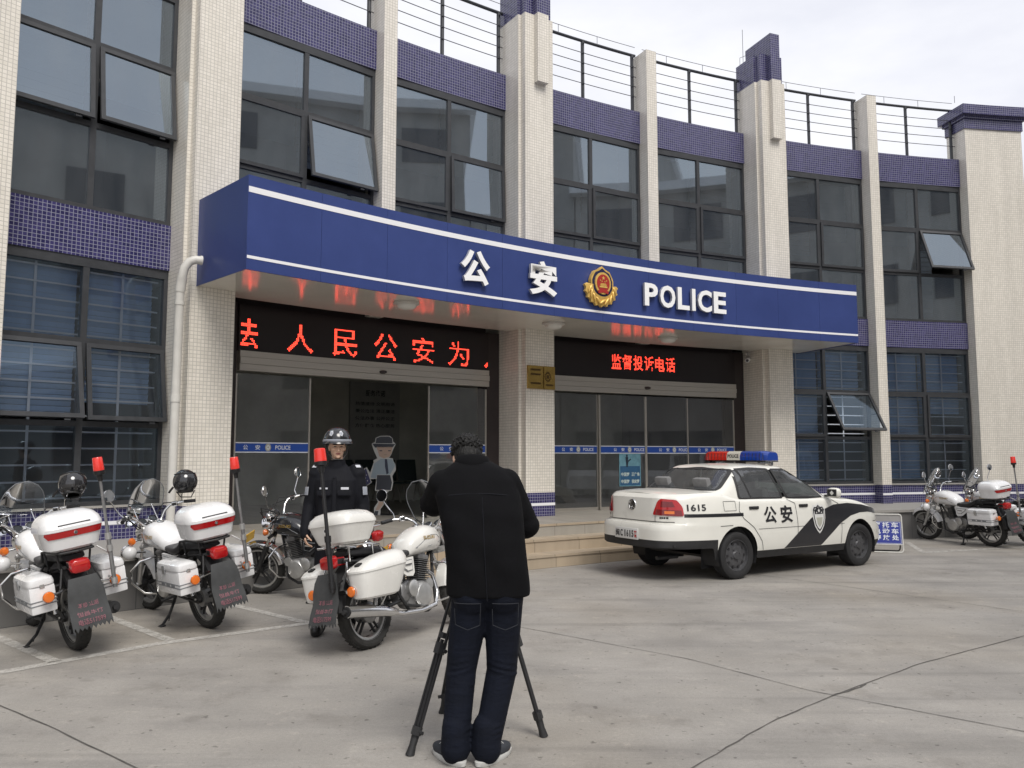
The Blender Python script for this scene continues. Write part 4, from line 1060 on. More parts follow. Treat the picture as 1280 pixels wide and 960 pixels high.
pl = MB(); pl.M = CM @ Matrix.Translation((xb - .012, .0, .555)); pl.box((0, 0, 0), (.012, .44, .135), bev=.004, mi=0)
plate = pl.build("number_plate", CAR, "plate_white")
mb = MB(); mb.M = CM; PF = lambda x, y, d: (xb - .021, -x, .555 + y)
put_text(mb, "闽", (-.20, -.13, -.042, .042), PF, .02); put_text(mb, "C", (-.11, -.065, -.042, .042), PF, .03)
for k, ch in enumerate("1615"): put_text(mb, ch, (-.04 + k * .048 + (.01 if ch == "1" else 0), -.004 + k * .048 - (.008 if ch == "1" else 0), -.042, .042), PF, .03)
put_text(mb, "警", (.15, .205, -.042, .042), PF, .02, mi=1)
mb.build("plate_lettering", plate, ["char_black", "char_red"])
# front end: lamps and grille (turned away from the street side)
for sg in (1, -1):
    mb = MB(); mb.M = CM @ Matrix.Diagonal((1, sg, 1, 1)); s0 = SL
    decal(mb, round_poly([(SL - .66, .575), (SL - .34, .575), (SL - .34, .69), (SL - .70, .70)], .03), lambda s, z: body_pt(s, z, .006), 0, .05); mb.build("headlamp", CAR, "lens_clear")
mb = MB(); mb.M = CM
for sg in (1, -1): decal(mb, [(SL - .31, .59), (SL, .59), (SL, .68), (SL - .31, .68)], lambda s, z: (lambda p: (p[0], sg * p[1], p[2]))(body_pt(s, z, .004)), 0, .05)
mb.build("grille", CAR, "trim_black")
# mirrors, aerial, light bar
for sg in (-1, 1):
    mb = MB(); mb.M = CM; mb.ell((1.80, sg * .90, 1.02), (.055, .095, .07), None, 16, 10, 0, .7); mb.box((1.84, sg * .80, .975), (.05, .14, .03), mi=1); mb.box((1.752, sg * .90, 1.022), (.01, .15, .10), bev=.003, mi=1)
    mb.build("wing_mirror", CAR, ["car_paint", "trim_black"])
bar = thing("light_bar", (.98, 0, 1.416 * KZ), None, None); bar.parent = CAR
mb = MB(); mb.box((0, 0, .028), (.26, 1.16, .02)); 
for y in (-.42, .42): mb.box((0, y, .008), (.18, .05, .03))
for y in (-.56, .56): mb.box((0, y, .0), (.04, .05, .06))
mb.build("mounting_rail", bar, "chrome")
def lens(y0, y1, m):
    mb = MB(); secs = []
    for y in [lerp(y0, y1, k / 8) for k in range(9)]:
        e = 1 - max(0, (abs(y) - .48) / .14) ** 2 * .35
        secs.append([(.14 * e * a, y, .04 + .13 * (.35 + .65 * e) * c) for a, c in ((-1, 0), (-1, .45), (-.86, .85), (-.6, 1), (.6, 1), (.86, .85), (1, .45), (1, 0))])
    mb.loft(secs); return mb.build("lamp_lens", bar, m)
lens(-.60, -.13, "lens_blue"); lens(.13, .60, "lens_red"); lens(-.125, .125, "lens_clear")
mb = MB(); put_text(mb, "POLICE", (-.105, .105, .075, .125), lambda x, y, d: (-.144, -x, y), .03); put_text(mb, "POLICE", (-.10, .10, -.03, .03), lambda x, y, d: (y * 1.2, -x, .1735), .03); mb.build("bar_lettering", bar, "char_black")
mb = MB()
for y0, y1 in ((-.58, -.14), (.14, .58)):
    for k in range(7): y = lerp(y0, y1, (k + .5) / 7); mb.box((-.1395, y, .095), (.006, .006, .09))
mb.build("lens_rib", bar, "trim_black")
# wheels
def wheel(x, sg):
    W = thing("wheel", (x * KX, sg * .745, .302), None, None); W.parent = CAR
    mb = MB(); prof = [(.205, -.085), (.235, -.098), (.27, -.098), (.293, -.085), (.302, -.055), (.303, 0), (.302, .055), (.293, .085), (.27, .098), (.235, .098), (.205, .085)]
    mb.lathe(prof, (0, 0, 0), (0, sg, 0), 48, closed=True)
    for k in range(-2, 3): mb.lathe([(.304, k * .024 - .003), (.3055, k * .024 - .009), (.3055, k * .024 + .009), (.304, k * .024 + .003)], (0, 0, 0), (0, sg, 0), 48)
    mb.build("tyre", W, "rubber")
    mb = MB(); mb.lathe([(.207, -.09), (.207, .08), (.195, .084), (.186, .05), (.165, .042), (.12, .062), (.09, .055), (.06, .060), (.045, .078), (.0, .078)], (0, 0, 0), (0, sg, 0), 40, 0)
    for k in range(10):
        a = 2 * math.pi * k / 10; mb.cyl((.148 * math.cos(a), sg * .040, .148 * math.sin(a)), (.148 * math.cos(a), sg * .060, .148 * math.sin(a)), .019, .019, 10, 1)
    for k in range(4):
        a = 2 * math.pi * k / 4 + .4; mb.cyl((.072 * math.cos(a), sg * .05, .072 * math.sin(a)), (.072 * math.cos(a), sg * .072, .072 * math.sin(a)), .010, .010, 8, 0)
    mb.build("rim", W, ["steel_wheel", "car_black"])
for x in (0, 2.47):
    for sg in (-1, 1): wheel(x, sg)
# ================================================================== MOTORCYCLES
mat("bike_white", (.78, .78, .78), .25, coat=.6, noise=.04, nscale=5)
mat("bike_cream", (.74, .73, .69), .25, coat=.6, noise=.04, nscale=5)
mat("bike_black", (.014, .015, .018), .2, coat=.6)
mat("alloy", (.30, .30, .30), .42, metal=.75, noise=.25, nscale=14)
mat("alloy_pale", (.52, .52, .51), .35, metal=.7, noise=.15, nscale=14)
mat("engine_black", (.020, .020, .021), .55, noise=.4, nscale=16)
mat("seat_vinyl", (.020, .020, .022), .5, bump=.15, bscale=120)
mat("flap_rubber", (.050, .052, .053), .7, noise=.25, nscale=14)
mat("flap_text", (.22, .09, .11), .7)
mat("tyre_dust", (.030, .029, .027), .85, noise=.35, nscale=18, bump=.3, bscale=60)
mat("grey_band", (.20, .21, .22), .45)
mat("mirror_glass", (.78, .80, .82), .03, metal=1.)
mat("gauge_face", (.04, .045, .05), .2, coat=.6)
mat("plate_yellow", (.55, .33, .04), .5)
mat("gold_text", (.45, .30, .08), .35, metal=.4)
mat("mast_black", (.009, .009, .010), .45)
glass_mat("screen_clear", (.80, .83, .84), ior=1.35)

def rrect(hx, hy, z, n=28, p=4., cx=0., cy=0.):
    out = []
    for i in range(n):
        t = 2 * math.pi * (i + .5) / n; c, s = math.cos(t), math.sin(t)
        out.append((cx + hx * math.copysign(abs(c) ** (2 / p), c), cy + hy * math.copysign(abs(s) ** (2 / p), s), z))
    return out
def loft_x(mb, st, n=24, p=2.6, mi=None):
    """stations (x, y centre, z centre, half width, half height)"""
    secs = []
    for x, yc, zc, hy, hz in st:
        sec = []
        for i in range(n):
            t = 2 * math.pi * (i + .5) / n; c, s = math.cos(t), math.sin(t)
            sec.append((x, yc + hy * math.copysign(abs(c) ** (2 / p), c), zc + hz * math.copysign(abs(s) ** (2 / p), s)))
        secs.append(sec)
    return mb.loft(secs, mi=mi)
def arc_pts(cx, cz, r, a0, a1, n, y=0.): return [(cx + r * math.cos(R_(lerp(a0, a1, k / n))), y, cz + r * math.sin(R_(lerp(a0, a1, k / n)))) for k in range(n + 1)]
def sub(nm, par, at): o = bpy.data.objects.new(nm, None); COL.objects.link(o); o.parent = par; o.location = at; return o
def bent_sheet(mb, rows, th, mi=None):
    """rows of points forming a curved sheet, given a thickness by doubling along y/z normal"""
    a = [[mb.v(p) for p in r] for r in rows]
    for r0, r1 in zip(a, a[1:]):
        for i in range(len(r0) - 1): mb.f([r0[i], r0[i + 1], r1[i + 1], r1[i]], None, mi)
    return mb

def motorcycle(loc, head, lean, label, paint="bike_white", box=None, pannier=None, mast=None, screen=True, horns=True, flap=True, steer=0., plate=False, mast_black=False, wb=1.33, mirrors=True):
    B = thing("motorcycle", (*loc, 0), label, "motorcycle", "motorcycles parked in front of the station", rz=R_(head), lean=-R_(lean))
    WB = wb; RR, RFr = .298, .306
    hub = Matrix.Translation((WB, 0, RFr))
    # ---- wheels
    def whl(nm, x, R0, hw, par, brake):
        W = sub(nm, par, (x, 0, R0))
        mb = MB(); ri = R0 - .075
        prof = [(ri, -hw * .55), (ri + .02, -hw * .8), (R0 - .042, -hw), (R0 - .022, -hw * .93), (R0 - .007, -hw * .62), (R0, -hw * .2), (R0, hw * .2), (R0 - .007, hw * .62), (R0 - .022, hw * .93), (R0 - .042, hw), (ri + .02, hw * .8), (ri, hw * .55)]
        mb.lathe(prof, (0, 0, 0), (0, 1, 0), 56, closed=True)
        for k in range(36):                                                   # tread blocks
            a = 2 * math.pi * k / 36
            for sg in (-1, 1): mb.box((math.cos(a) * (R0 + .0005), sg * hw * .36, math.sin(a) * (R0 + .0005)), (.004, hw * .42, .028), Matrix.Rotation(-a, 4, 'Y') @ Matrix.Rotation(sg * .5, 4, 'X'))
        mb.build("tyre", W, "tyre_dust")
        mb = MB()
        mb.lathe([(ri + .003, -hw * .6), (ri + .010, -hw * .63), (ri + .008, -hw * .5), (ri - .018, -hw * .42), (ri - .024, 0), (ri - .018, hw * .42), (ri + .008, hw * .5), (ri + .010, hw * .63), (ri + .003, hw * .6)], (0, 0, 0), (0, 1, 0), 48, 1)
        for k in range(5):
            a = 2 * math.pi * k / 5 + .3
            for da in (-.13, .13):
                p0 = (.045 * math.cos(a + da * 3), 0, .045 * math.sin(a + da * 3)); p1 = ((ri - .015) * math.cos(a + da), 0, (ri - .015) * math.sin(a + da))
                mb.tube([p0, p1], [.017, .012], 6, True, 0, flat=.8)
        mb.cyl((0, -.075, 0), (0, .075, 0), .045, .045, 20, 0); mb.cyl((0, -.11, 0), (0, .11, 0), .010, .010, 10, 1)
        if brake == "drum": mb.cyl((0, -.06, 0), (0, .055, 0), .085, .085, 26, 2); mb.lathe([(0, .0), (.06, .0), (.075, -.006), (.088, -.02)], (0, -.075, 0), (0, -1, 0), 26, 2)
        else:
            mb.lathe([(.075, 0), (.125, 0), (.125, .004), (.075, .004)], (0, -.062, 0), (0, 1, 0), 36, 1); mb.box((-.07, -.066, .085), (.05, .04, .08), Matrix.Rotation(-.7, 4, 'Y'), .006, 0)
        mb.build("rim", W, ["engine_black", "alloy_pale", "alloy"])
        return W
    whl("rear_wheel", 0, RR, .058, B, "drum")
    # ---- front end turns about the steering head
    piv = Vector((WB - .30, 0, .86)); axis = Vector((-.49, 0, 1)).normalized()
    FE = sub("front_fork", B, (0, 0, 0))
    T = Matrix.Translation(piv) @ Matrix.Rotation(R_(steer), 4, axis) @ Matrix.Translation(-piv)
    whl("front_wheel", WB, RFr, .045, B, "disc").matrix_local = T @ hub
    def fb(): m = MB(); m.M = T; return m
    mb = fb()
    top = Vector((WB - .29, 0, .86)); ax0 = Vector((WB, 0, RFr))
    for sg in (-1, 1):
        a = top + Vector((-.02, sg * .088, .04)); c = ax0 + Vector((-.02, sg * .088, .02)); m_ = a.lerp(c, .52)
        mb.tube([a, m_], .017, 10, True, 1); mb.tube([m_, m_.lerp(c, .06), c], [.026, .028, .024], 12, True, 0); mb.cyl(c + Vector((.0, -.02, -.01)), c + Vector((.02, .02, -.02)), .022, .022, 10, 0)
    mb.box(top + Vector((-.02, 0, .045)), (.07, .23, .03), Matrix.Rotation(.46, 4, 'Y'), .008, 0); mb.box(top + Vector((.06, 0, -.14)), (.07, .23, .035), Matrix.Rotation(.46, 4, 'Y'), .008, 0)
    mb.tube([top + Vector((-.03, 0, .05)), top + Vector((.07, 0, -.16))], .03, 12, True, 0)
    fk = mb.build("fork_leg", FE, ["alloy_pale" if paint != "bike_black" else "engine_black", "chrome"])
    # mudguard over the front tyre
    mb = fb(); rows = []
    for k in range(19):
        a = R_(lerp(22, 168, k / 18)); r = RFr + .022
        rows.append([(WB + r2 * math.cos(a), y, RFr + r2 * math.sin(a)) for y, r2 in ((-.066, r - .05), (-.064, r - .02), (-.05, r), (0, r + .006), (.05, r), (.064, r - .02), (.066, r - .05))])
    bent_sheet(mb, rows, 0); mb.tube([(WB - .16, .07, RFr + .20), (WB, .075, RFr)], .006, 6); mb.build("front_mudguard", B, "chrome" if paint == "bike_black" else paint)
    # headlamp, gauges
    hp = top + Vector((.13, 0, -.02))
    mb = fb(); mb.lathe([(0, -.11), (.04, -.10), (.075, -.06), (.092, 0), (.097, .02), (.09, .028)], hp, (1, 0, -.12), 28, 0); mb.lathe([(.09, .02), (.07, .034), (0, .042)], hp, (1, 0, -.12), 28, 1)
    mb.build("headlamp", B, ["chrome" if paint != "bike_cream" else "engine_black", "lens_clear"])
    mb = fb()
    for sg in (-1, 1):
        c = top + Vector((.05, sg * .062, .11)); d = Vector((-.62, 0, .8))
        mb.lathe([(0, -.05), (.035, -.045), (.046, -.01), (.050, .008), (.044, .012)], c, d, 24, 0); mb.lathe([(.045, .006), (0, .009)], c, d, 24, 1)
    mb.box(top + Vector((.07, 0, .06)), (.06, .16, .06), None, .01, 2); mb.build("gauge", B, ["chrome", "gauge_face", "engine_black"])
    # handlebar with grips, levers, mirrors
    mb = fb(); h0 = top + Vector((-.04, 0, .06)); G = {}
    for sg in (-1, 1):
        pts = [h0 + Vector((0, sg * .02, 0)), h0 + Vector((.0, sg * .09, .02)), h0 + Vector((.01, sg * .16, .11)), h0 + Vector((-.01, sg * .22, .155)), h0 + Vector((-.10, sg * .32, .165)), h0 + Vector((-.19, sg * .40, .155))]
        sm_ = []
        for i in range(len(pts) - 1):
            for t in (0, .33, .66): sm_.append(pts[i].lerp(pts[i + 1], t))
        sm_.append(pts[-1]); mb.tube(sm_, .0125, 10); G[sg] = pts
        mb.box(pts[3].lerp(pts[4], .35), (.06, .05, .05), Matrix.Rotation(sg * -.8, 4, 'Z'), .01, 1)
        l0 = pts[4] + Vector((.05, 0, 0)); mb.tube([l0, pts[4].lerp(pts[5], .5) + Vector((.075, sg * .03, -.005)), pts[5] + Vector((.05, sg * .02, -.01))], .007, 6, True, 2)
        mb.tube([pts[4] + Vector((.02, 0, 0)), l0], .012, 6, True, 1)
    hb = mb.build("handlebar", B, ["chrome", "engine_black", "alloy_pale"])
    for sg in (-1, 1):
        mb = fb(); a, c = G[sg][4].lerp(G[sg][5], .05), G[sg][5]; mb.tube([a, a.lerp(c, .06), c.lerp(a, .05), c], [.014, .018, .017, .020], 12); mb.build("grip", hb, "seat_vinyl")
    if mirrors:
        for sg in (-1, 1):
            mb = fb(); a = G[sg][4] + Vector((.03, 0, .01)); c = a + Vector((.02, sg * .05, .10)); d = a + Vector((-.0, sg * .10, .20))
            mb.tube([a, a.lerp(c, .5) + Vector((.02, 0, 0)), c, c.lerp(d, .6) + Vector((0, sg * .0, 0)), d], .006, 6, True, 0)
            dd = Vector((-1, -sg * .12, .10)).normalized(); d = d + Vector((0, 0, .05))
            mb.lathe([(0, -.035), (.03, -.03), (.055, -.012), (.062, .004), (.058, .010)], d, dd, 22, 0); mb.lathe([(.058, .006), (0, .007)], d, dd, 22, 1); mb.build("mirror", hb, ["chrome", "mirror_glass"])
    mb = fb()                                                                  # cables
    for sg in (-1, 1):
        mb.tube([G[sg][4], G[sg][3] + Vector((.12, 0, .02)), top + Vector((.14, sg * .07, .03)), top + Vector((.06, sg * .05, -.16))], .006, 6); mb.tube([G[sg][4] + Vector((.03, 0, 0)), G[sg][2] + Vector((.15, 0, .0)), top + Vector((.11, -sg * .03, -.08))], .005, 6)
    mb.build("cable", hb, "engine_black")
    for sg in (-1, 1):
        mb = fb(); c = top + Vector((.07, sg * .19, -.06)); mb.tube([top + Vector((.05, sg * .09, -.06)), c], .010, 8, True, 1); mb.lathe([(0, -.035), (.025, -.03), (.04, 0), (.036, .012), (0, .02)], c, (1, 0, 0), 18, 0); mb.build("indicator", B, ["lens_orange", "chrome"])
    if screen:
        mb = fb(); rows = []
        for k in range(9):
            t = k / 8; wv = .20 * (1 - .05 * t) * math.sqrt(max(0.02, 1 - max(0, (t - .55) / .47) ** 2)); z = .94 + .46 * t; x = WB - .10 - .20 * t - .10 * t * t
            rows.append([(x - 1.6 * (y * y), y, z) for y in [lerp(-wv, wv, i / 8) for i in range(9)]])
        bent_sheet(mb, rows, 0); mb.build("windscreen", B, "screen_clear", recalc=False)
        mb = fb()
        ed = [r[0] for r in rows] + [p for p in rows[-1][1:-1]] + [r[-1] for r in reversed(rows)]
        mb.tube(ed, .004, 5, True, 0)
        for sg in (-1, 1): mb.tube([rows[3][4 + sg * 2], top + Vector((.02, sg * .10, .10))], .006, 6, True, 1); mb.ell(rows[3][4 + sg * 2], (.012, .012, .012), None, 8, 6, 1)
        mb.build("screen_mount", B, ["grey_band", "chrome"])
    # ---- frame, swingarm, shocks
    mb = MB(); F0 = Vector((WB - .33, 0, .80))
    for sg in (-1, 1):
        mb.tube([F0, Vector((WB - .42, sg * .05, .55)), Vector((WB - .47, sg * .09, .25)), Vector((WB - .62, sg * .11, .20)), Vector((.46, sg * .11, .22)), Vector((.34, sg * .11, .38)), Vector((.36, sg * .10, .62))], .016, 8)
        mb.tube([Vector((.40, sg * .08, .66)), Vector((.20, sg * .11, .69)), Vector((-.10, sg * .10, .73)), Vector((-.30, sg * .09, .75))], .014, 8)
        mb.tube([Vector((.36, sg * .11, .35)), Vector((.15, sg * .10, .69))], .012, 8)
        mb.tube([Vector((.38, sg * .09, .34)), Vector((.18, sg * .085, .31)), Vector((-.03, sg * .085, .298))], .018, 8)
    mb.tube([F0, Vector((.70, 0, .74)), Vector((.40, 0, .66))], .022, 8)
    mb.box((.42, 0, .50), (.16, .13, .22), None, .02)
    for sg in (-1, 1): mb.tube([(.40, sg * .11, .29), (.44, sg * .24, .27)], .012, 8); mb.tube([(.18, sg * .11, .36), (.20, sg * .21, .37)], .011, 8)
    mb.build("frame", B, "engine_black")
    for sg in (-1, 1):
        mb = MB(); a, c = Vector((-.01, sg * .125, .34)), Vector((.10, sg * .125, .66)); mb.tube([a, c], .012, 8, True, 1); mb.tube([a, a.lerp(c, .25)], .02, 10, True, 1); mb.tube([a.lerp(c, .85), c], .026, 10, True, 1)
        d = (c - a).normalized(); u = Vector((0, 1, 0)); w_ = d.cross(u)
        mb.tube([a.lerp(c, .2 + .65 * k / 90) + (u * math.cos(k * .7) + w_ * math.sin(k * .7)) * .026 for k in range(91)], .006, 5, True, 0); mb.build("shock_absorber", B, ["alloy", "chrome"])
    # ---- engine
    mb = MB()
    mb.ell((.66, 0, .36), (.19, .10, .13), None, 22, 14, 0, .6); mb.ell((.50, 0, .40), (.12, .09, .11), None, 18, 12, 0, .7)
    cyM = Matrix.Translation((.72, 0, .46)) @ Matrix.Rotation(R_(12), 4, 'Y')
    for k in range(9): mb.box((0, 0, .025 + k * .021), (.17 - .004 * abs(k - 3), .18 - .004 * abs(k - 4), .008), cyM, .0, 0) if False else None
    S_ = mb.M; mb.M = cyM
    mb.cyl((0, 0, 0), (0, 0, .22), .062, .062, 20, 1)
    for k in range(10): mb.box((0, 0, .02 + k * .019), (.165, .175, .007), None, .003, 1)
    mb.box((0, 0, .225), (.15, .16, .05), None, .02, 0); mb.ell((-.0, 0, .255), (.07, .075, .03), None, 16, 8, 0, .8)
    mb.M = S_
    mb.tube([(.62, -.04, .56), (.55, -.05, .57), (.49, -.02, .56)], [.028, .03, .035], 10, True, 0)
    en = mb.build("engine", B, ["alloy", "engine_black"])
    for sg in (-1, 1):
        mb = MB(); mb.lathe([(.115, 0), (.118, .02), (.10, .045), (.06, .055), (.0, .058)], (.66, sg * .095, .35), (0, sg, 0), 28, 0, ru=.95); mb.lathe([(.075, 0), (.075, .03), (.05, .045), (0, .048)], (.54, sg * .09, .42), (0, sg, 0), 22, 0); mb.lathe([(.05, 0), (.05, .02), (0, .028)], (.78, sg * .09, .43), (0, sg, 0), 18, 0)
        for k in range(6): a = k * math.pi / 3; mb.cyl((.66 + .105 * math.cos(a), sg * .10, .35 + .10 * math.sin(a)), (.66 + .105 * math.cos(a), sg * .125, .35 + .10 * math.sin(a)), .008, .008, 8, 0)
        mb.build("engine_cover", en, "alloy_pale")
    mb = MB(); P = [(.80, -.03, .58), (.89, -.06, .50), (.90, -.09, .34), (.82, -.115, .235), (.60, -.13, .215), (.30, -.15, .235), (.14, -.165, .27)]
    sp = []
    for i in range(len(P) - 1):
        for t in (0, .5): sp.append(Vector(P[i]).lerp(Vector(P[i + 1]), t))
    sp.append(Vector(P[-1])); mb.tube(sp, .021, 10, True, 0)
    mb.tube([(.22, -.16, .26), (.14, -.165, .275), (.02, -.175, .30), (-.32, -.19, .345), (-.42, -.195, .355)], [.026, .042, .048, .052, .050], 16, True, 0); mb.tube([(-.42, -.195, .355), (-.425, -.195, .3555)], .042, 14, True, 1); mb.tube([(-.41, -.195, .353), (-.46, -.197, .358)], .018, 10, True, 1)
    mb.build("exhaust", B, ["chrome" if paint != "bike_white" else "engine_black", "engine_black"])
    mb = MB(); mb.tube([(.38, .08, .34), (.15, .085, .335), (-.01, .085, .33), (-.06, .085, .298), (-.01, .085, .266), (.2, .085, .27), (.38, .085, .28)], .014, 6); mb.build("chain_guard", B, "engine_black")
    # ---- tank, seat, side panels
    mb = MB(); st = []
    for k in range(13):
        t = k / 12; x = lerp(.50, WB - .27, t)
        hw = .055 + .105 * math.sin(math.pi * min(1, .12 + .80 * t)) ** .8; zt = .78 + .195 * math.sin(math.pi * min(1, .06 + .72 * t)) ; zb = .69 + .04 * t
        if k == 0: hw, zt = .035, .775
        if k == 12: hw, zt = .05, .86; zb = .80
        st.append((x, 0, (zt + zb) / 2, hw, (zt - zb) / 2))
    loft_x(mb, st, 28, 2.5); tk = mb.build("fuel_tank", B, paint, ang=50)
    mb = MB(); mb.lathe([(.036, 0), (.036, .012), (.028, .018), (0, .02)], (.80, 0, .965), (-.06, 0, 1), 20); mb.build("filler_cap", tk, "chrome")
    mb = MB()
    def tside(x, z, sg, out):
        for a, c in zip(st, st[1:]):
            if a[0] <= x <= c[0]:
                t = (x - a[0]) / (c[0] - a[0]); zc, hw, hz = [lerp(a[i], c[i], t) for i in (2, 3, 4)]
                q = min(.98, abs((z - zc) / hz)); return (x, sg * (hw * (1 - q ** 2.5) ** (1 / 2.5) + out), z)
        return (x, sg * .1, z)
    for sg in (-1, 1):
        put_text(mb, "SUZUKI", (.70, .87, .835, .868), lambda x, y, d: tside(x if sg < 0 else 1.55 - x, y, sg, .005), .02, mi=0)
        ln = [(.60, .768), (.66, .80), (.74, .845), (.82, .872), (.92, .868), (.97, .84), (.98, .80), (.80, .772), (.60, .768)]
        mb.tube([tside(x, z, sg, .001) for x, z in ln], .003, 5, True, 1)
    mb.build("tank_trim", tk, ["gold_text", "grey_band"])
    mb = MB(); loft_x(mb, [(.58, 0, .755, .06, .015), (.56, 0, .74, .10, .03), (.45, 0, .73, .115, .042), (.32, 0, .73, .125, .046), (.24, 0, .755, .12, .05), (.18, 0, .795, .115, .045), (.0, 0, .805, .11, .042), (-.18, 0, .81, .10, .036), (-.24, 0, .81, .085, .02)], 24, 3.2); mb.build("seat", B, "seat_vinyl", ang=50)
    for sg in (-1, 1):
        mb = MB(); Y = lambda x, y, d: (x, sg * (.105 + d + .02 * (1 - abs(x - .42) / .2)), y)
        mb.prism([(.27, .69), (.55, .70), (.55, .56), (.52, .53), (.42, .54), (.30, .63)][::-1 if sg > 0 else 1], Y, 0, .022, 0); mb.prism([(.33, .672), (.525, .68), (.525, .58), (.44, .575), (.36, .63)][::-1 if sg > 0 else 1], Y, .02, .024, 1); mb.prism([(.345, .665), (.515, .672), (.515, .588), (.445, .584), (.37, .632)][::-1 if sg > 0 else 1], Y, .022, .027, 0)
        mb.box((.455, sg * .151, .637), (.09, .004, .014), Matrix.Rotation(-.05, 4, 'Y'), 0, 2); mb.build("side_panel", B, [paint, "grey_band", "chrome"])
    # ---- tail
    mb = MB(); rows = []
    for k in range(15):
        a = R_(lerp(55, 172, k / 14)); r = RR + .05 + .12 * max(0, math.sin(a)) ** 2
        rows.append([(r2 * math.cos(a) - .02, y, RR + r2 * math.sin(a)) for y, r2 in ((-.085, r - .06), (-.08, r - .02), (-.06, r), (0, r + .005), (.06, r), (.08, r - .02), (.085, r - .06))])
    bent_sheet(mb, rows, 0); mb.build("rear_mudguard", B, "engine_black" if paint != "bike_black" else "chrome")
    mb = MB(); mb.box((-.30, 0, .755), (.11, .13, .07), None, .012, 1); loft_x(mb, [(-.345, 0, .755, .075, .055), (-.37, 0, .752, .078, .058), (-.40, 0, .75, .07, .05), (-.41, 0, .75, .05, .035)], 20, 4, 0); mb.box((-.409, 0, .775), (.006, .11, .02), None, 0, 2); mb.build("tail_lamp", B, ["tail_red", "engine_black", "lens_red"])
    for sg in (-1, 1):
        mb = MB(); c = Vector((-.36, sg * (.25 if pannier != "smooth" else .22), .565 if pannier != "smooth" else .505)); mb.tube([(-.33, sg * .02, .60 if pannier != "smooth" else .505), c], .012, 8, True, 1); mb.lathe([(0, -.035), (.028, -.03), (.043, 0), (.043, .012), (.036, .024), (0, .03)], c, (-1, 0, 0), 20, 0); mb.lathe([(.044, .0), (.046, .006), (.044, .012)], c, (-1, 0, 0), 20, 1); mb.build("indicator", B, ["lens_orange", "chrome"])
    if flap:
        mb = MB(); n = 9; xf = lambda z: -.405 - .10 * (max(0, .665 - z) / .42) ** 1.3 - .012 * math.sin(z * 25)
        zs = [.665, .60, .52, .44, .36, .285]; hw = [.105, .125, .14, .145, .148, .15]
        for th in (0, .004): 
            rows = [[(xf(z) - th, lerp(-h, h, i / (2 * n)), z) for i in range(2 * n + 1)] for z, h in zip(zs, hw)] + [[(xf(.26) - th, lerp(-.15, .15, i / (2 * n)), .255 + (.032 if i % 2 else 0) + .006 * math.sin(i * 2.3)) for i in range(2 * n + 1)]]
            bent_sheet(mb, rows, 0)
        fl = mb.build("mud_flap", B, "flap_rubber")
        mb = MB(); TF = lambda x, y, d: (xf(y) - .007, -x, y)
        for s_, w_, z in (("本部 江湖", .075, .425), ("恒昌车行", .095, .363), ("电话517599", .10, .30)): put_text(mb, s_, (-w_, w_, z, z + .046), TF, .012)
        mb.build("flap_lettering", fl, "flap_text")
    elif paint == "bike_black":
        mb = MB(); mb.box((-.42, 0, .55), (.008, .22, .14)); mb.build("rear_plate", B, "plate_yellow")
    # ---- luggage
    if pannier:
        for sg in (-1, 1):
            if pannier == "square":
                mb = MB(); y0 = .27
                mb.box((-.07, sg * y0, .545), (.46, .19, .22), None, .022, 0); mb.loft([rrect(.235, .10, .655, 28, 7, -.07, sg * y0), rrect(.238, .102, .675, 28, 7, -.07, sg * y0), rrect(.232, .095, .705, 28, 6, -.07, sg * y0), rrect(.205, .068, .722, 28, 5, -.07, sg * y0)], mi=0)
                mb.tube([(.05, sg * .14, .52), (.05, sg * .18, .52)], .015, 8, True, 1); mb.tube([(-.18, sg * .11, .60), (-.18, sg * .18, .60)], .015, 8, True, 1)
                pn = mb.build("pannier", B, [paint, "engine_black"])
                mb = MB()
                for z in (.535, .505): mb.box((-.07, sg * y0, z), (.466, .196, .010), None, .002, 0)
                for k in range(3): mb.box((-.07 - .10 + k * .10, sg * (y0 + .0975), .520), (.07, .003, .018), None, 0, 0)
                mb.box((-.02, sg * (y0 + .102), .655), (.05, .012, .075), None, .004, 1); mb.box((-.302, sg * y0, .66), (.008, .035, .05), None, .003, 1); mb.build("pannier_trim", pn, ["grey_band", "alloy_pale"])
            else:
                mb = MB(); y0 = .265
                st2 = []
                for z, hx, hy, cx in ((.44, .17, .075, -.09), (.455, .20, .09, -.085), (.54, .23, .11, -.07), (.63, .25, .125, -.055), (.655, .255, .128, -.05), (.656, .262, .134, -.05), (.672, .262, .134, -.05), (.70, .25, .12, -.035), (.74, .20, .09, .0), (.762, .13, .055, .03), (.768, .06, .025, .04)):
                    st2.append([(x, y, z + .10 * (x + .05) * max(0, (z - .5) / .25)) for x, y, _ in rrect(hx, hy, z, 32, 3.6, cx, sg * y0)])
                st2 = [[(-.07 + (x + .07) * 1.1 - .035, sg * y0 + (y - sg * y0) * 1.06, .60 + (z - .60) * 1.06) for x, y, z in r] for r in st2]; mb.loft(st2); mb.tube([(.05, sg * .14, .54), (.05, sg * .2, .54)], .015, 8); pn = mb.build("pannier", B, paint, ang=30)
                mb = MB(); mb.box((-.31, sg * (y0 + .0), .708), (.05, .05, .016), Matrix.Rotation(-.35, 4, 'Y'), .005); mb.build("pannier_latch", pn, "engine_black")
    mb = MB()                                                                  # rear rack
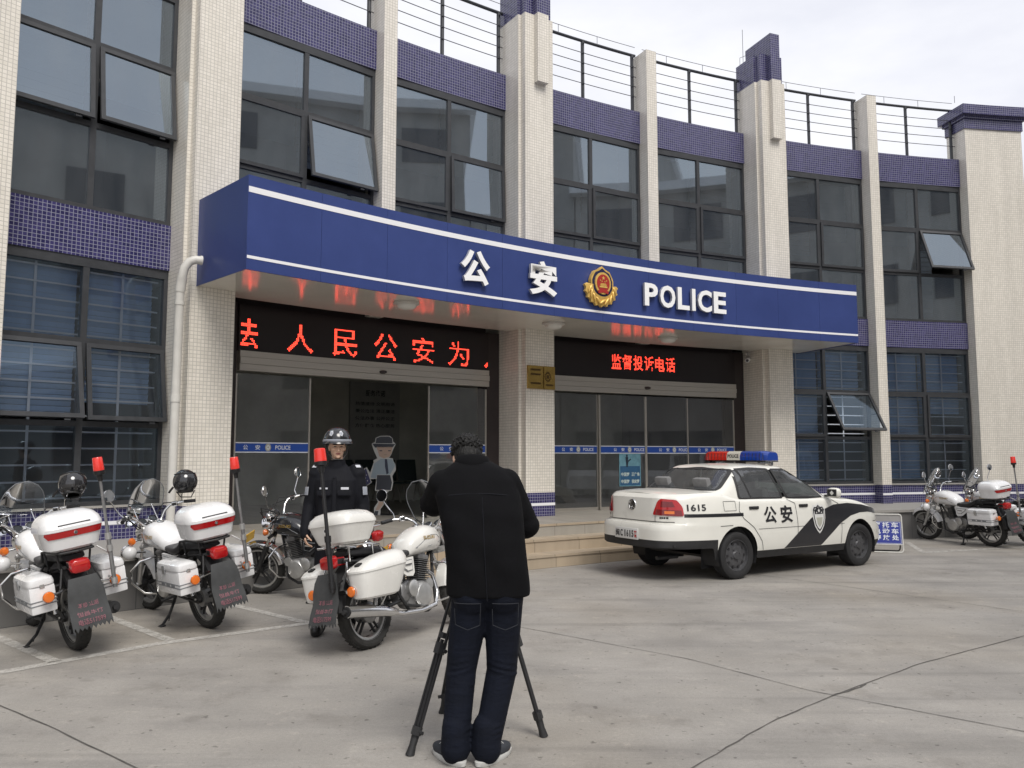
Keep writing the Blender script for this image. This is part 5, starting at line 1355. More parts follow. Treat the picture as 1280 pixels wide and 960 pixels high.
    for sg in (-1, 1):
        mb.tube([(.16, sg * .13, .76), (.10, sg * .14, .85), (-.05, sg * .15, .87), (-.36, sg * .12, .875), (-.40, 0, .875)], .010, 8); mb.tube([(-.26, sg * .13, .873), (-.24, sg * .11, .74)], .009, 8); mb.tube([(.0, sg * .15, .865), (.04, sg * .12, .71)], .009, 8)
        if pannier: mb.tube([(.16, sg * .13, .72), (.18, sg * .19, .60), (.12, sg * .17, .45), (.06, sg * .13, .34)], .010, 8); mb.tube([(-.28, sg * .11, .74), (-.33, sg * .15, .60), (-.28, sg * .17, .46), (.1, sg * .17, .44)], .009, 8)
    for x in (-.10, -.20, -.30): mb.tube([(x, -.135, .874), (x, .135, .874)], .008, 6)
    if pannier == "smooth": mb.box((-.37, 0, .505), (.03, .40, .035), None, .008)
    mb.build("luggage_rack", B, "chrome" if pannier != "square" else "engine_black")
    if box:
        z0 = .885; cx = -.17
        if box == "band":
            LV = [(0, .155, .165, 0), (.02, .185, .20, 0), (.12, .20, .222, -.005), (.165, .208, .232, -.008), (.166, .214, .238, -.008), (.19, .214, .238, -.008), (.235, .200, .225, .005), (.275, .165, .195, .025), (.30, .115, .145, .045), (.308, .05, .07, .055)]
        else:
            LV = [(0, .14, .15, 0), (.02, .165, .185, 0), (.11, .195, .225, 0), (.165, .212, .245, 0), (.166, .220, .253, 0), (.185, .220, .253, 0), (.225, .205, .238, 0), (.262, .165, .195, 0), (.28, .11, .13, 0), (.286, .05, .06, 0)]
        mb = MB(); mb.loft([[(x, y, z0 + z + (.10 * -(x - cx) * max(0, z - .05) if box == "band" else 0)) for x, y, _ in rrect(hx, hy, 0, 44, 4.2, cx + sx, 0)] for z, hx, hy, sx in LV]); bx_ = mb.build("top_box", B, paint, ang=28)
        def bp_(a, z, out=.004):
            for p, q in zip(LV, LV[1:]):
                if p[0] <= z <= q[0]:
                    t = (z - p[0]) / (q[0] - p[0]); hx, hy, sx = [lerp(p[i], q[i], t) for i in (1, 2, 3)]; break
            c, s = math.cos(a), math.sin(a); x = cx + sx + (hx + out) * math.copysign(abs(c) ** (2 / 4.2), c); y = (hy + out) * math.copysign(abs(s) ** (2 / 4.2), s)
            return (x, y, z0 + z + (.10 * -(x - cx) * max(0, z - .05) if box == "band" else 0))
        if box == "band":
            mb = MB(); A0 = math.pi
            decal(mb, [(A0 - 1.02, .145), (A0 - .8, .112), (A0 + .8, .112), (A0 + 1.02, .145), (A0 + .95, .163), (A0 - .95, .163)], lambda a, z: bp_(a, z, .007), 0, .05); mb.build("reflector_band", bx_, "tail_red")
            mb = MB(); mb.lathe([(.014, 0), (.014, .008), (0, .01)], bp_(A0, .14, .006), (-1, 0, .1), 16, 0); mb.build("box_lock", bx_, "chrome")
            mb = MB(); mb.quad([bp_(A0 + a, z, .004) for a, z in ((.25, .205), (-.25, .205), (-.25, .215), (.25, .215))]); mb.build("box_lettering", bx_, "char_black")
        else:
            mb = MB(); mb.lathe([(.03, 0), (.028, .008), (0, .010)], bp_(math.pi, .125, .0), (-1, 0, .0), 18, 0); mb.ell(Vector(bp_(math.pi, .128, .010)), (.004, .008, .012), None, 10, 8, 1); mb.build("box_lock", bx_, [paint, "engine_black"])
    if mast:
        y = mast; x = -.44 if not mast_black else -.455; dk = "mast_black" if mast_black else "alloy"
        BC = sub("beacon", B, (x, y, .52))
        mb = MB(); zt = 1.40 - .52 if not mast_black else .97
        mb.tube([(0, 0, 0), (0, 0, .40)], .017 if not mast_black else .022, 12, True, 0); mb.tube([(0, 0, .38), (0, 0, zt)], .012 if not mast_black else .016, 12, True, 0)
        for z in (.03, .30, .40): mb.tube([(0, 0, z), (0, 0, z + .05)], .024 if not mast_black else .028, 12, True, 1)
        mb.tube([(.01, 0, .28), (.10, -y * .3, .35)], .008, 6, True, 1); mb.tube([(.01, 0, .04), (.12, 0, .08)], .010, 6, True, 1)
        mb.build("beacon_pole", BC, [dk, "alloy_pale" if not mast_black else "mast_black"])
        KB = 1.25 if mast_black else 1.0
        mb = MB(); mb.lathe([(r_ * KB, h_) for r_, h_ in [(0, 0), (.018, 0), (.024, .05), (.042, .055), (.044, .085), (.040, .088), (0, .088)]], (0, 0, zt), (0, 0, 1), 20); mb.build("beacon_base", BC, "mast_black")
        mb = MB(); mb.lathe([(r_ * KB, h_) for r_, h_ in [(.040, .088), (.041, .10), (.037, .19), (.033, .195), (0, .197)]], (0, 0, zt), (0, 0, 1), 24); mb.build("beacon_lens", BC, "beacon_red")
    # ---- stand, crash bar, white siren horns, front plate
    mb = MB(); mb.tube([(.46, .10, .24), (.42, .19, .12), (.37, .285, .06 + .0)], .013, 8); q = Vector((.37, .285, .06)); mb.box(q + Vector((-.01, .012, -.005)), (.07, .05, .012), Matrix.Rotation(-.2, 4, 'X')); mb.tube([(.47, .11, .25), (.30, .25, .10)], .006, 6); mb.build("side_stand", B, "engine_black")
    mb = MB()
    for sg in (-1, 1): mb.tube([(WB - .43, sg * .05, .62), (WB - .40, sg * .20, .60), (WB - .38, sg * .29, .52), (WB - .38, sg * .29, .40), (WB - .42, sg * .20, .28), (WB - .47, sg * .09, .25)], .011, 8)
    mb.build("crash_bar", B, "chrome")
    if horns:
        for sg in (-1, 1):
            mb = MB(); c = (WB - .22, sg * .22, .68); mb.ell(c, (.065, .07, .07), None, 20, 14, 0); mb.lathe([(.066, 0), (.075, .012), (.07, .03), (0, .02)], (WB - .19, sg * .22, .68), (1, 0, 0), 22, 1); mb.tube([(WB - .30, sg * .09, .66), c], .010, 6, True, 1); mb.build("siren_horn", B, ["bike_white", "chrome"])
    if plate:
        mb = fb(); mb.box((WB + .09, .0, RFr + .385), (.012, .22, .10), Matrix.Rotation(-.25, 4, 'Y')); pt = mb.build("front_plate", B, "plate_yellow")
        mb = fb(); 
        for k, ch in enumerate("A3517"): put_text(mb, ch, (-.09 + k * .038, -.062 + k * .038, -.03, .03), lambda x, y, d: (WB + .098 - y * .25, x, RFr + .385 + y), .02)
        mb.build("plate_lettering", pt, "char_black")
    return B
mat("beacon_red", (.62, .035, .025), .25, coat=.4, emit=(.8, .03, .02), estr=.12)
B1 = motorcycle((-3.66, 6.92), 135, 10, "white motorcycle with top box and red beacon, leftmost, glossy helmet on its bars", box="band", pannier="square", mast=-.22, steer=6)
B2 = motorcycle((-2.87, 7.78), 137, 9.5, "white motorcycle with top box and red beacon, beside the drainpipe, helmet on its bars", box="band", pannier="square", mast=-.22, steer=8)
B3 = motorcycle((-1.78, 9.13), 157, 7, "black motorcycle without luggage boxes, parked behind the officer near the steps", paint="bike_black", screen=False, horns=False, flap=False, steer=14, plate=True, wb=1.27)
B4 = motorcycle((-1.21, 6.93), 58, 9, "cream-white motorcycle with rounded panniers and black beacon mast, in front of the officer", paint="bike_cream", box="smooth", pannier="smooth", mast=-.10, mast_black=True, steer=10, horns=False)
B5 = motorcycle((8.67, 14.62), 113, 7, "white motorcycle with top box and beacon, nearest the blue parking sign", box="band", pannier="square", mast=-.22, steer=6)
B6 = motorcycle((9.50, 14.75), 113, 7, "white motorcycle half hidden at the right edge, behind the one beside the blue sign", pannier="square", steer=6)
# helmets left on the bars
mat("helmet_black", (.012, .012, .014), .12, coat=.7)
mat("visor", (.02, .02, .022), .04, spec=.9)
def helmet(loc, rz, tilt, label, visor="visor"):
    H = thing("helmet", loc, label, "helmet", "helmets hung on the motorcycles"); H.rotation_euler = (R_(tilt[0]), R_(tilt[1]), R_(rz))
    mb = MB(); secs = []
    for j in range(15):
        b = -.95 + (math.pi / 2 + .95) * j / 14; rr = math.cos(b); z = math.sin(b)
        secs.append([(.135 * rr * math.cos(2 * math.pi * i / 30) * (1.05 if math.cos(2 * math.pi * i / 30) < 0 else 1), .122 * rr * math.sin(2 * math.pi * i / 30), .13 * z) for i in range(30)])
    mb.loft(secs, cap=False); mb.build("shell", H, "helmet_black", ang=60)
    mb = MB(); rows = []
    for j in range(9):
        b = -.55 + 1.15 * j / 8; rows.append([(.144 * math.cos(b) * math.cos(a), .131 * math.cos(b) * math.sin(a), .137 * math.sin(b)) for a in [lerp(-1.15, 1.15, i / 14) for i in range(15)]])
    bent_sheet(mb, rows, 0); mb.build("visor", H, visor)
    mb = MB(); mb.tube([(.146 * math.cos(.6) * math.cos(a), .133 * math.cos(.6) * math.sin(a), .137 * math.sin(.6)) for a in [lerp(-1.2, 1.2, i / 14) for i in range(15)]], .006, 6)
    mb.tube([(.136 * math.cos(-.95) * math.cos(a), .124 * math.cos(-.95) * math.sin(a), .13 * math.sin(-.95)) for a in [2 * math.pi * i / 28 for i in range(29)]], .009, 6)
    mb.tube([(.02, -.09, -.10), (.03, -.05, -.16), (.03, .05, -.17), (.02, .09, -.10)], .006, 5); mb.tube([(-.02, -.12, -.05), (-.06, -.16, -.10)], .012, 6); mb.build("trim", H, "engine_black")
    return H
HB = []
# ================================================================== PEOPLE
mat("skin", (.64, .41, .29), .5, noise=.10, nscale=30)
mat("skin_lip", (.30, .11, .09), .5)
mat("hair_black", (.006, .0055, .005), .5, spec=.3, bump=.8, bscale=110, stretch=(1, 1, .3))
mat("eye_dark", (.015, .012, .012), .2)
mat("wool_black", (.0045, .0045, .0055), .9, spec=.15, noise=.25, nscale=9, bump=.5, bscale=14)
mat("uniform_black", (.0055, .006, .0095), .75, spec=.25, noise=.2, nscale=8, bump=.5, bscale=16)
mat("denim", (.0055, .0075, .015), .85, spec=.2, noise=.40, nscale=5, bump=.7, bscale=20, stretch=(.6, .6, 1.6))
mat("stitch", (.016, .018, .024), .8)
mat("shoe_grey", (.030, .034, .042), .7, noise=.2, nscale=30)
mat("sole_white", (.50, .50, .48), .6)
mat("boot_black", (.012, .012, .012), .35, noise=.2, nscale=20)
mat("patch_white", (.55, .56, .60), .5)
mat("patch_grey", (.30, .32, .36), .5)

def capsule(mb, a, b, ra, rb, n=14, sq=1.0, up=None):
    a, b = Vector(a), Vector(b); ax = b - a; L_ = ax.length
    if L_ < 1e-6: return mb.ell(a, (ra, ra, ra))
    prof = [(0, -ra)] + [(ra * math.cos(t), ra * math.sin(t)) for t in (-1.2, -.8, -.4)] + [(ra, 0), (rb, L_)] + [(rb * math.cos(t), L_ + rb * math.sin(t)) for t in (.4, .8, 1.2)] + [(0, L_ + rb)]
    return mb.lathe(prof, a, ax, n, ru=sq, up=up)
def chain(mb, pts, rs, n=14):
    for i in range(len(pts) - 1): capsule(mb, pts[i], pts[i + 1], rs[i], rs[i + 1], n)
def torso(mb, secs, n=28, p=2.4):
    """closed loft of (centre, half width, half depth) with rounded ends"""
    rows = []
    for c, hx, hy in secs:
        c = Vector(c); row = []
        for i in range(n):
            t = 2 * math.pi * i / n; q, s = math.cos(t), math.sin(t)
            row.append(c + Vector((hx * math.copysign(abs(q) ** (2 / p), q), hy * math.copysign(abs(s) ** (2 / p), s), 0)))
        rows.append(row)
    return mb.loft(rows)
def grow_skin(mb, name, parent, mats, voxel, smooth=4, paint=None, ang=60, shape=None):
    """one continuous surface around overlapping volumes"""
    bmesh.ops.recalc_face_normals(mb.bm, faces=mb.bm.faces[:])
    me = bpy.data.meshes.new(name); mb.bm.to_mesh(me); mb.bm.free()
    o = bpy.data.objects.new(name, me); COL.objects.link(o)
    r = o.modifiers.new("r", 'REMESH'); r.mode = 'VOXEL'; r.voxel_size = voxel; r.use_smooth_shade = True
    s = o.modifiers.new("s", 'SMOOTH'); s.factor = .5; s.iterations = smooth
    bpy.context.view_layer.update()
    m2 = bpy.data.meshes.new_from_object(o.evaluated_get(bpy.context.evaluated_depsgraph_get()))
    bpy.data.objects.remove(o); bpy.data.meshes.remove(me)
    m2.name = name; m2.materials.clear()
    for m in mats: m2.materials.append(MATS[m])
    if shape:
        for v in m2.vertices: v.co = shape(v.co)
    for f in m2.polygons:
        f.use_smooth = True; f.material_index = paint(f.center) if paint else 0
    o = bpy.data.objects.new(name, m2); COL.objects.link(o)
    if parent is not None: o.parent = parent
    return o
def hand(mb, w, palm_dir, finger_dir, side, curl=.5, scale=1.0, grip=None):
    """palm and five separate fingers; w wrist, finger_dir along the hand, palm_dir out of the palm, side = thumb side"""
    f = Vector(finger_dir).normalized(); p = Vector(palm_dir); p = (p - f * p.dot(f)).normalized(); s = f.cross(p) * side
    w = Vector(w); k = scale
    for i, off in enumerate((.030, .010, -.010, -.029)):
        capsule(mb, w + f * .01 * k + s * off * .6 * k, w + f * .082 * k + s * off * k, .015 * k, .0125 * k, 10)
        b = w + f * .088 * k + s * off * 1.05 * k; d = f.copy(); L_ = (.040, .045, .042, .034)[i] * k
        for j, q in enumerate((1, .62, .5)):
            a = curl * (.75, 1.0, .8)[j]; d = (d * math.cos(a) + p * math.sin(a)).normalized(); e = b + d * L_ * q
            capsule(mb, b, e, (.0088, .0080, .0072)[j] * k, (.0082, .0074, .0066)[j] * k, 8); b = e
    b = w + f * .030 * k + s * .026 * k; d = (f * .62 + s * .62 + p * .38).normalized()
    for j, L_ in enumerate((.040, .032, .024)):
        e = b + d * L_ * k; capsule(mb, b, e, (.0125, .0098, .0085)[j] * k, (.0105, .0090, .0078)[j] * k, 8); b = e; d = (d + f * .25 + p * (.25 + curl * .25) - s * .18).normalized()
def head_vol(mb, c, T):
    """skull, jaw, nose, brow, lips, ears; front is local -Y"""
    S_ = mb.M; mb.M = S_ @ Matrix.Translation(Vector(c)) @ T
    mb.ell((0, .012, .028), (.077, .096, .088)); mb.ell((0, -.012, -.030), (.064, .076, .078)); mb.ell((0, -.038, -.074), (.040, .040, .032)); mb.ell((0, -.030, -.05), (.056, .050, .045))
    capsule(mb, (0, -.086, .012), (0, -.104, -.022), .009, .014, 10); mb.ell((-.012, -.094, -.026), (.009, .010, .008)); mb.ell((.012, -.094, -.026), (.009, .010, .008))
    capsule(mb, (-.045, -.074, .026), (.045, -.074, .026), .013, .013, 10)
    mb.ell((0, -.080, -.050), (.024, .012, .006)); mb.ell((0, -.078, -.060), (.021, .012, .007)); mb.ell((0, -.074, -.085), (.020, .014, .014))
    for sg in (-1, 1):
        mb.ell((sg * .042, -.062, -.012), (.024, .026, .022)); mb.ell((sg * .076, .015, -.008), (.010, .020, .032), Matrix.Rotation(sg * .25, 4, 'Z')); mb.ell((sg * .031, -.077, .010), (.014, .012, .009))
    mb.M = S_
def face_paint(c, T):
    inv = (Matrix.Translation(Vector(c)) @ T).inverted()
    def f(p):
        q = inv @ p
        if q.y < -.055:
            for sg in (-1, 1):
                if ((q.x - sg * .031) / .0145) ** 2 + ((q.z - .009) / .0058) ** 2 < 1: return 2
                if ((q.x - sg * .033) / .021) ** 2 + ((q.z - .030) / .0048) ** 2 < 1: return 3
            if (q.x / .025) ** 2 + ((q.z + .055) / .009) ** 2 < 1: return 1
        if q.z > .055 and -.2 < q.x < .2 and q.z < .2: return 3
        if q.y > .03 and q.z > -.055 and abs(q.x) < .1 and q.z < .2 and q.y < .2: return 3
        return 0
    return f

# ------------------------------------------------------------------ police officer behind the cream motorcycle (front = local -Y)
OF = thing("person", (-1.63, 7.50, 0), "police officer in black uniform and helmet standing behind the cream-white motorcycle", "person", rz=R_(4)); OF.scale = (.94, 1, 1)
hc = Vector((0, -.02, 1.700)); HT = Matrix.Rotation(R_(16), 4, 'Z') @ Matrix.Rotation(R_(3), 4, 'X')
LA = [(.185, .01, 1.47), (.255, .02, 1.17), (.265, -.05, .93)]; RA_ = [(-.185, .01, 1.47), (-.262, .03, 1.17), (-.285, -.06, .94)]
LL = [(.095, 0, .93), (.12, -.01, .50), (.135, .015, .10)]; RL_ = [(-.095, 0, .93), (-.125, -.01, .50), (-.145, .015, .10)]
mb = MB(); head_vol(mb, hc, HT); capsule(mb, (0, .01, 1.48), (0, -.005, 1.63), .062, .054)
torso(mb, [((0, 0, .88), .15, .09), ((0, 0, 1.0), .15, .10), ((0, 0, 1.15), .145, .10), ((0, 0, 1.35), .165, .105), ((0, .01, 1.47), .15, .07), ((0, .01, 1.50), .08, .05)])
for A in (LA, RA_): chain(mb, A, (.05, .04, .028))
for A in (LL, RL_): chain(mb, A, (.08, .055, .04)); capsule(mb, (A[2][0], .02, .05), (A[2][0] * 1.1, -.13, .04), .035, .03)
hand(mb, LA[2], (-1, .2, 0), (.03, -.12, -1), 1, .55); hand(mb, RA_[2], (1, .3, 0), (.0, -.15, -1), 1, .75)
grow_skin(mb, "body", OF, ["skin", "skin_lip", "eye_dark", "hair_black"], .0048, 3, face_paint(hc, HT))
mb = MB()
torso(mb, [((0, .0, .79), .185, .125), ((0, 0, .85), .20, .135), ((0, 0, .98), .195, .135), ((0, 0, 1.12), .195, .135), ((0, 0, 1.28), .215, .145), ((0, .005, 1.40), .215, .135), ((0, .012, 1.475), .175, .105), ((0, .015, 1.53), .10, .08), ((0, .01, 1.55), .075, .07)])
for sg, A in ((1, LA), (-1, RA_)):
    mb.ell((sg * .195, .012, 1.455), (.085, .085, .075)); chain(mb, A, (.082, .070, .056)); capsule(mb, A[2], Vector(A[2]) + Vector((0, -.01, -.035)), .054, .050)
    capsule(mb, (sg * .11, -.115, 1.27), (sg * .055, -.13, 1.27), .035, .03); capsule(mb, (sg * .12, -.10, .90), (sg * .08, -.105, .90), .05, .05)
capsule(mb, (0, -.142, .82), (0, -.135, 1.42), .012, .012); torso(mb, [((0, .0, 1.50), .088, .082), ((0, -.005, 1.585), .078, .076)])
jk = grow_skin(mb, "jacket", OF, ["uniform_black"], .0085, 3)
mb = MB()
for A in (LL, RL_): chain(mb, A, (.105, .082, .070)); capsule(mb, A[2], Vector(A[2]) + Vector((0, -.01, .06)), .075, .075)
mb.ell((0, 0, .90), (.165, .12, .12)); grow_skin(mb, "trousers", OF, ["uniform_black"], .010, 3)
for sg, A in ((1, LL), (-1, RL_)):
    mb = MB(); x = A[2][0]; capsule(mb, (x, .02, .06), (x, .02, .25), .062, .065); mb.ell((x * 1.08, -.06, .055), (.056, .125, .06), None, 18, 12, None, .8); mb.ell((x, .035, .05), (.052, .07, .05)); grow_skin(mb, "boot", OF, ["boot_black", "trim_black"], .008, 3, lambda c: 1 if c.z < .025 else 0, shape=lambda v: Vector((v.x, v.y, max(0.0, v.z))))
# riot helmet with badges
HM = bpy.data.objects.new("helmet", None); COL.objects.link(HM); HM.parent = OF; HM.matrix_local = Matrix.Translation(hc) @ HT @ Matrix.Translation((0, .004, .006)) @ Matrix.Rotation(R_(-3), 4, 'X') @ Matrix.Diagonal((1.12, 1.06, 1.06, 1))
mb = MB(); secs = []
for j in range(13):
    b = -.10 + (math.pi / 2 + .10) * j / 12; rr = math.cos(b) ** .85 if math.cos(b) > 0 else 0; secs.append([(.122 * rr * math.cos(2 * math.pi * i / 32), .012 + .142 * rr * math.sin(2 * math.pi * i / 32), .045 + .125 * math.sin(b)) for i in range(32)])
mb.loft(secs, cap=False); mb.build("shell", HM, "bike_black", ang=60)
mb = MB(); rg = lambda k, z: [(.122 * k * math.cos(2 * math.pi * i / 32), .012 + .142 * k * math.sin(2 * math.pi * i / 32) * (1.16 if math.sin(2 * math.pi * i / 32) < 0 else 1), z - (.02 if math.sin(2 * math.pi * i / 32) > .3 else 0)) for i in range(32)]
mb.loft([rg(1.0, .04), rg(1.02, .046), rg(1.03, .05), rg(1.03, .058), rg(.99, .062)], cap=False); mb.build("rim_band", HM, "patch_grey")
mb = MB(); rows = [[(.13 * k * math.sin(a), .012 - .15 * k * 1.08 * math.cos(a), z) for a in [lerp(-1.25, 1.25, i / 16) for i in range(17)]] for k, z in ((1.0, .044), (1.05, .034), (1.08, .024))]
bent_sheet(mb, rows, 0); mb.build("peak", HM, "bike_black")
mb = MB()
for a in (-.62, .18):
    for r, o_, m_ in ((.024, .003, 0), (.014, .005, 1)):
        vs = []
        for k in range(10):
            q = 2 * math.pi * k / 10; rr = r * (1 if k % 2 == 0 else .8); aa = a + rr * math.cos(q) / .14; z = .115 + rr * math.sin(q) * 1.1
            b = math.asin(min(.99, (z - .045) / .125)); k2 = math.cos(b) ** .85; vs.append((( .122 * k2 + o_) * math.sin(aa), .012 - (.142 * k2 + o_) * math.cos(aa), z))
        mb.quad(vs, None, m_)
mb.build("helmet_badge", HM, ["patch_white", "patch_grey"])
mb = MB(); mb.tube([(-.098, .0, .03), (-.085, -.02, -.05), (-.04, -.065, -.112), (.04, -.065, -.112), (.085, -.02, -.05), (.098, .0, .03)], .006, 6); mb.build("chin_strap", HM, "engine_black")
# insignia, pocket flaps, zip
mb = MB()
def patch(c, w_, h_, nrm, m_, th=.006, name=None, par=None):
    nrm = Vector(nrm).normalized(); u = Vector((0, 0, 1)).cross(nrm).normalized(); v = nrm.cross(u)
    R3 = Matrix((u, v, nrm)).transposed().to_4x4()
    if name: k = MB(); k.box(c, (w_, h_, th), R3, .001, m_); k.build(name, par, ["patch_white", "patch_grey"])
    else: mb.box(c, (w_, h_, th), R3, .001, m_)
for c, w_, h_, n_ in (((-.13, -.136, 1.325), .028, .016, (-.2, -1, .1)), ((-.075, -.150, 1.325), .022, .015, (-.1, -1, .1)), ((.10, -.150, 1.325), .075, .022, (.2, -1, .1))): patch(c, w_, h_, n_, 0, name="name_tape", par=jk)
for sg in (-1, 1): patch((sg * .21, -.045, 1.525), .05, .035, (sg * .35, -.5, .8), 0, name="shoulder_mark", par=jk); patch((sg * .283, -.055, 1.30), .055, .075, (sg * .75, -.65, .1), 1, name="arm_badge", par=jk)
mb = MB()
for sg in (-1, 1): patch((sg * .10, -.158, 1.285), .13, .045, (sg * .15, -1, .12), 0, .01); patch((sg * .115, -.155, .95), .14, .05, (sg * .2, -1, .0), 0, .01)
patch((0, -.158, 1.12), .035, .58, (0, -1, .03), 0, .008); mb.build("pocket_flap", jk, "uniform_black")

# ------------------------------------------------------------------ cameraman seen from behind, bent over the camera (front = +Y)
CMN = thing("person", (-.16, 4.40, 0), "man in black jacket and dark jeans seen from behind, bent over the tripod", "person")
P0 = Vector((-.16, 4.40, 0)); q = lambda x, y, z: Vector((x, y, z)) - P0
hipL, hipR = q(-.215, 4.43, .90), q(-.045, 4.43, .90); knL, knR = q(-.275, 4.46, .47), q(-.055, 4.46, .47); anL, anR = q(-.300, 4.40, .09), q(-.135, 4.40, .09)
shL, shR = q(-.385, 4.535, 1.46), q(-.035, 4.535, 1.465); elL, elR = q(-.455, 4.71, 1.345), q(.075, 4.64, 1.225); wrL, wrR = q(-.32, 4.88, 1.37), q(-.03, 4.84, 1.25)
hc2 = q(-.262, 4.69, 1.605); HT2 = Matrix.Rotation(R_(180 + 10), 4, 'Z') @ Matrix.Rotation(R_(36), 4, 'X')
mb = MB(); head_vol(mb, hc2, HT2); capsule(mb, q(-.215, 4.54, 1.46), q(-.25, 4.63, 1.56), .062, .056)
torso(mb, [(q(-.13, 4.43, .86), .15, .09), (q(-.135, 4.43, 1.0), .15, .10), (q(-.15, 4.45, 1.2), .155, .10), (q(-.19, 4.52, 1.42), .16, .10), (q(-.20, 4.54, 1.50), .10, .06)])
for A, rr in (((shL, elL, wrL), (.05, .04, .028)), ((shR, elR, wrR), (.05, .04, .028)), ((hipL, knL, anL), (.08, .055, .04)), ((hipR, knR, anR), (.08, .055, .04))): chain(mb, A, rr)
for a, d in ((anL, -1), (anR, 1)): capsule(mb, a + Vector((0, 0, -.04)), a + Vector((d * .10, .12, -.05)), .035, .028)
hand(mb, wrL, (.6, .2, -.4), (.75, .55, .1), -1, .7); hand(mb, wrR, (-.6, .2, -.4), (-.75, .5, .1), 1, .7)
grow_skin(mb, "body", CMN, ["skin", "skin_lip", "eye_dark", "hair_black"], .0052, 3, face_paint(hc2, HT2))
# hair: a shaggy cap over the skull
mb = MB(); S_ = mb.M; mb.M = Matrix.Translation(hc2) @ HT2
mb.ell((0, .022, .040), (.090, .106, .094)); mb.ell((0, .055, -.010), (.078, .062, .075)); mb.ell((0, -.055, .075), (.070, .05, .04))
random.seed(11)
for k in range(620):
    a = random.uniform(0, 2 * math.pi); b = random.uniform(-.35, 1.5); d = Vector((math.cos(b) * math.cos(a), math.cos(b) * math.sin(a), math.sin(b)))
    if d.y < -.55 and d.z < .4: continue
    c = Vector((d.x * .088, .022 + d.y * .104, .040 + d.z * .094)); t = (d * .5 + Vector((random.uniform(-.45, .45), random.uniform(.0, .9), random.uniform(-.9, .1)))).normalized()
    capsule(mb, c, c + t * random.uniform(.008, .020), .0058, .0022, 5)
mb.M = S_; grow_skin(mb, "hair", CMN, ["hair_black"], .0036, 5)
# jacket
mb = MB()
torso(mb, [(q(-.128, 4.425, .868), .228, .135), (q(-.13, 4.425, .93), .228, .137), (q(-.135, 4.425, 1.02), .222, .142), (q(-.15, 4.44, 1.16), .222, .150), (q(-.17, 4.475, 1.30), .232, .158), (q(-.19, 4.50, 1.40), .236, .150), (q(-.20, 4.515, 1.49), .215, .125), (q(-.208, 4.53, 1.55), .165, .10), (q(-.222, 4.555, 1.59), .10, .085)], 36, 2.6)
for A in ((shL, elL, wrL), (shR, elR, wrR)):
    mb.ell(A[0] + Vector((0, 0, -.005)), (.085, .095, .075)); chain(mb, A, (.088, .080, .060))
    c_ = q(-.205, 4.52, 1.40); mb.ell(A[0].lerp(c_, .35), (.10, .10, .095)); mb.ell(A[0].lerp(c_, .6) + Vector((0, 0, .035)), (.10, .095, .08)); mid = A[0].lerp(A[1], .62); mb.ell(mid, (.084, .084, .05)); mb.ell(A[1] + Vector((0, -.01, 0)), (.085, .085, .075))
for t in (.2, .42, .66, .85):
    for A in ((shL, elL), (shR, elR)): c = A[0].lerp(A[1], t); mb.ell(c, (.091 - .006 * t, .090 - .006 * t, .014), Matrix.Rotation(.5 * (1 if A[0] is shL else -1), 4, 'Y'))
def folds(v):
    s = math.sin(v.z * 31 + v.x * 14 + math.sin(v.x * 9) * 2.2) * .0030 * max(0, 1 - abs(v.z - 1.02) / .3) + math.sin(v.x * 30 + v.z * 13) * .0022
    s += .004 * math.sin(v.x * 12 + v.z * 31) * max(0, 1 - abs(v.z - 1.3) / .25)
    return Vector((v.x, v.y + s, v.z))
jk2 = grow_skin(mb, "jacket", CMN, ["wool_black"], .009, 9, shape=folds)
mb = MB()                                                                # turned-down collar, back yoke seam and vent
cc = q(-.225, 4.565, 1.575)
ring = lambda rx, ry, z, dy: [(cc.x + rx * math.cos(a), cc.y + dy + ry * math.sin(a), cc.z + z - .02 * math.sin(a)) for a in [lerp(math.pi * .85, math.pi * 2.15, i / 20) for i in range(21)]]
bent_sheet(mb, [ring(.105, .10, -.035, -.012), ring(.108, .104, -.01, -.012), ring(.096, .092, .028, .0), ring(.088, .084, .036, .005), ring(.084, .08, .02, .008)], 0); mb.build("collar", jk2, "wool_black", ang=70)
def back_y(x, z):
    for k in range(1): pass
    c = itp(z, [(.845, 4.425), (1.02, 4.425), (1.16, 4.44), (1.30, 4.475), (1.40, 4.50), (1.47, 4.515)]) - P0.y; xc = itp(z, [(.845, -.125), (1.16, -.15), (1.40, -.19), (1.47, -.20)]) - P0.x; hx = itp(z, [(.845, .232), (1.02, .222), (1.3, .232), (1.47, .215)]); hy = itp(z, [(.845, .135), (1.02, .142), (1.16, .150), (1.30, .158), (1.40, .15), (1.47, .125)])
    return c - hy * (1 - min(.97, abs((x - xc) / hx)) ** 2.6) ** (1 / 2.6) - .002
mb = MB()
mb.tube([(x, back_y(x, z) , z) for x, z in [(lerp(-.20, .145, t), 1.405 + .012 * math.sin(3 * t)) for t in [k / 14 for k in range(15)]]], .0035, 5)
mb.tube([(x, back_y(x, z), z) for x, z in [(.03 - .03 * t, lerp(.86, 1.40, t)) for t in [k / 14 for k in range(15)]]], .003, 5)
mb.build("jacket_seam", jk2, "uniform_black")
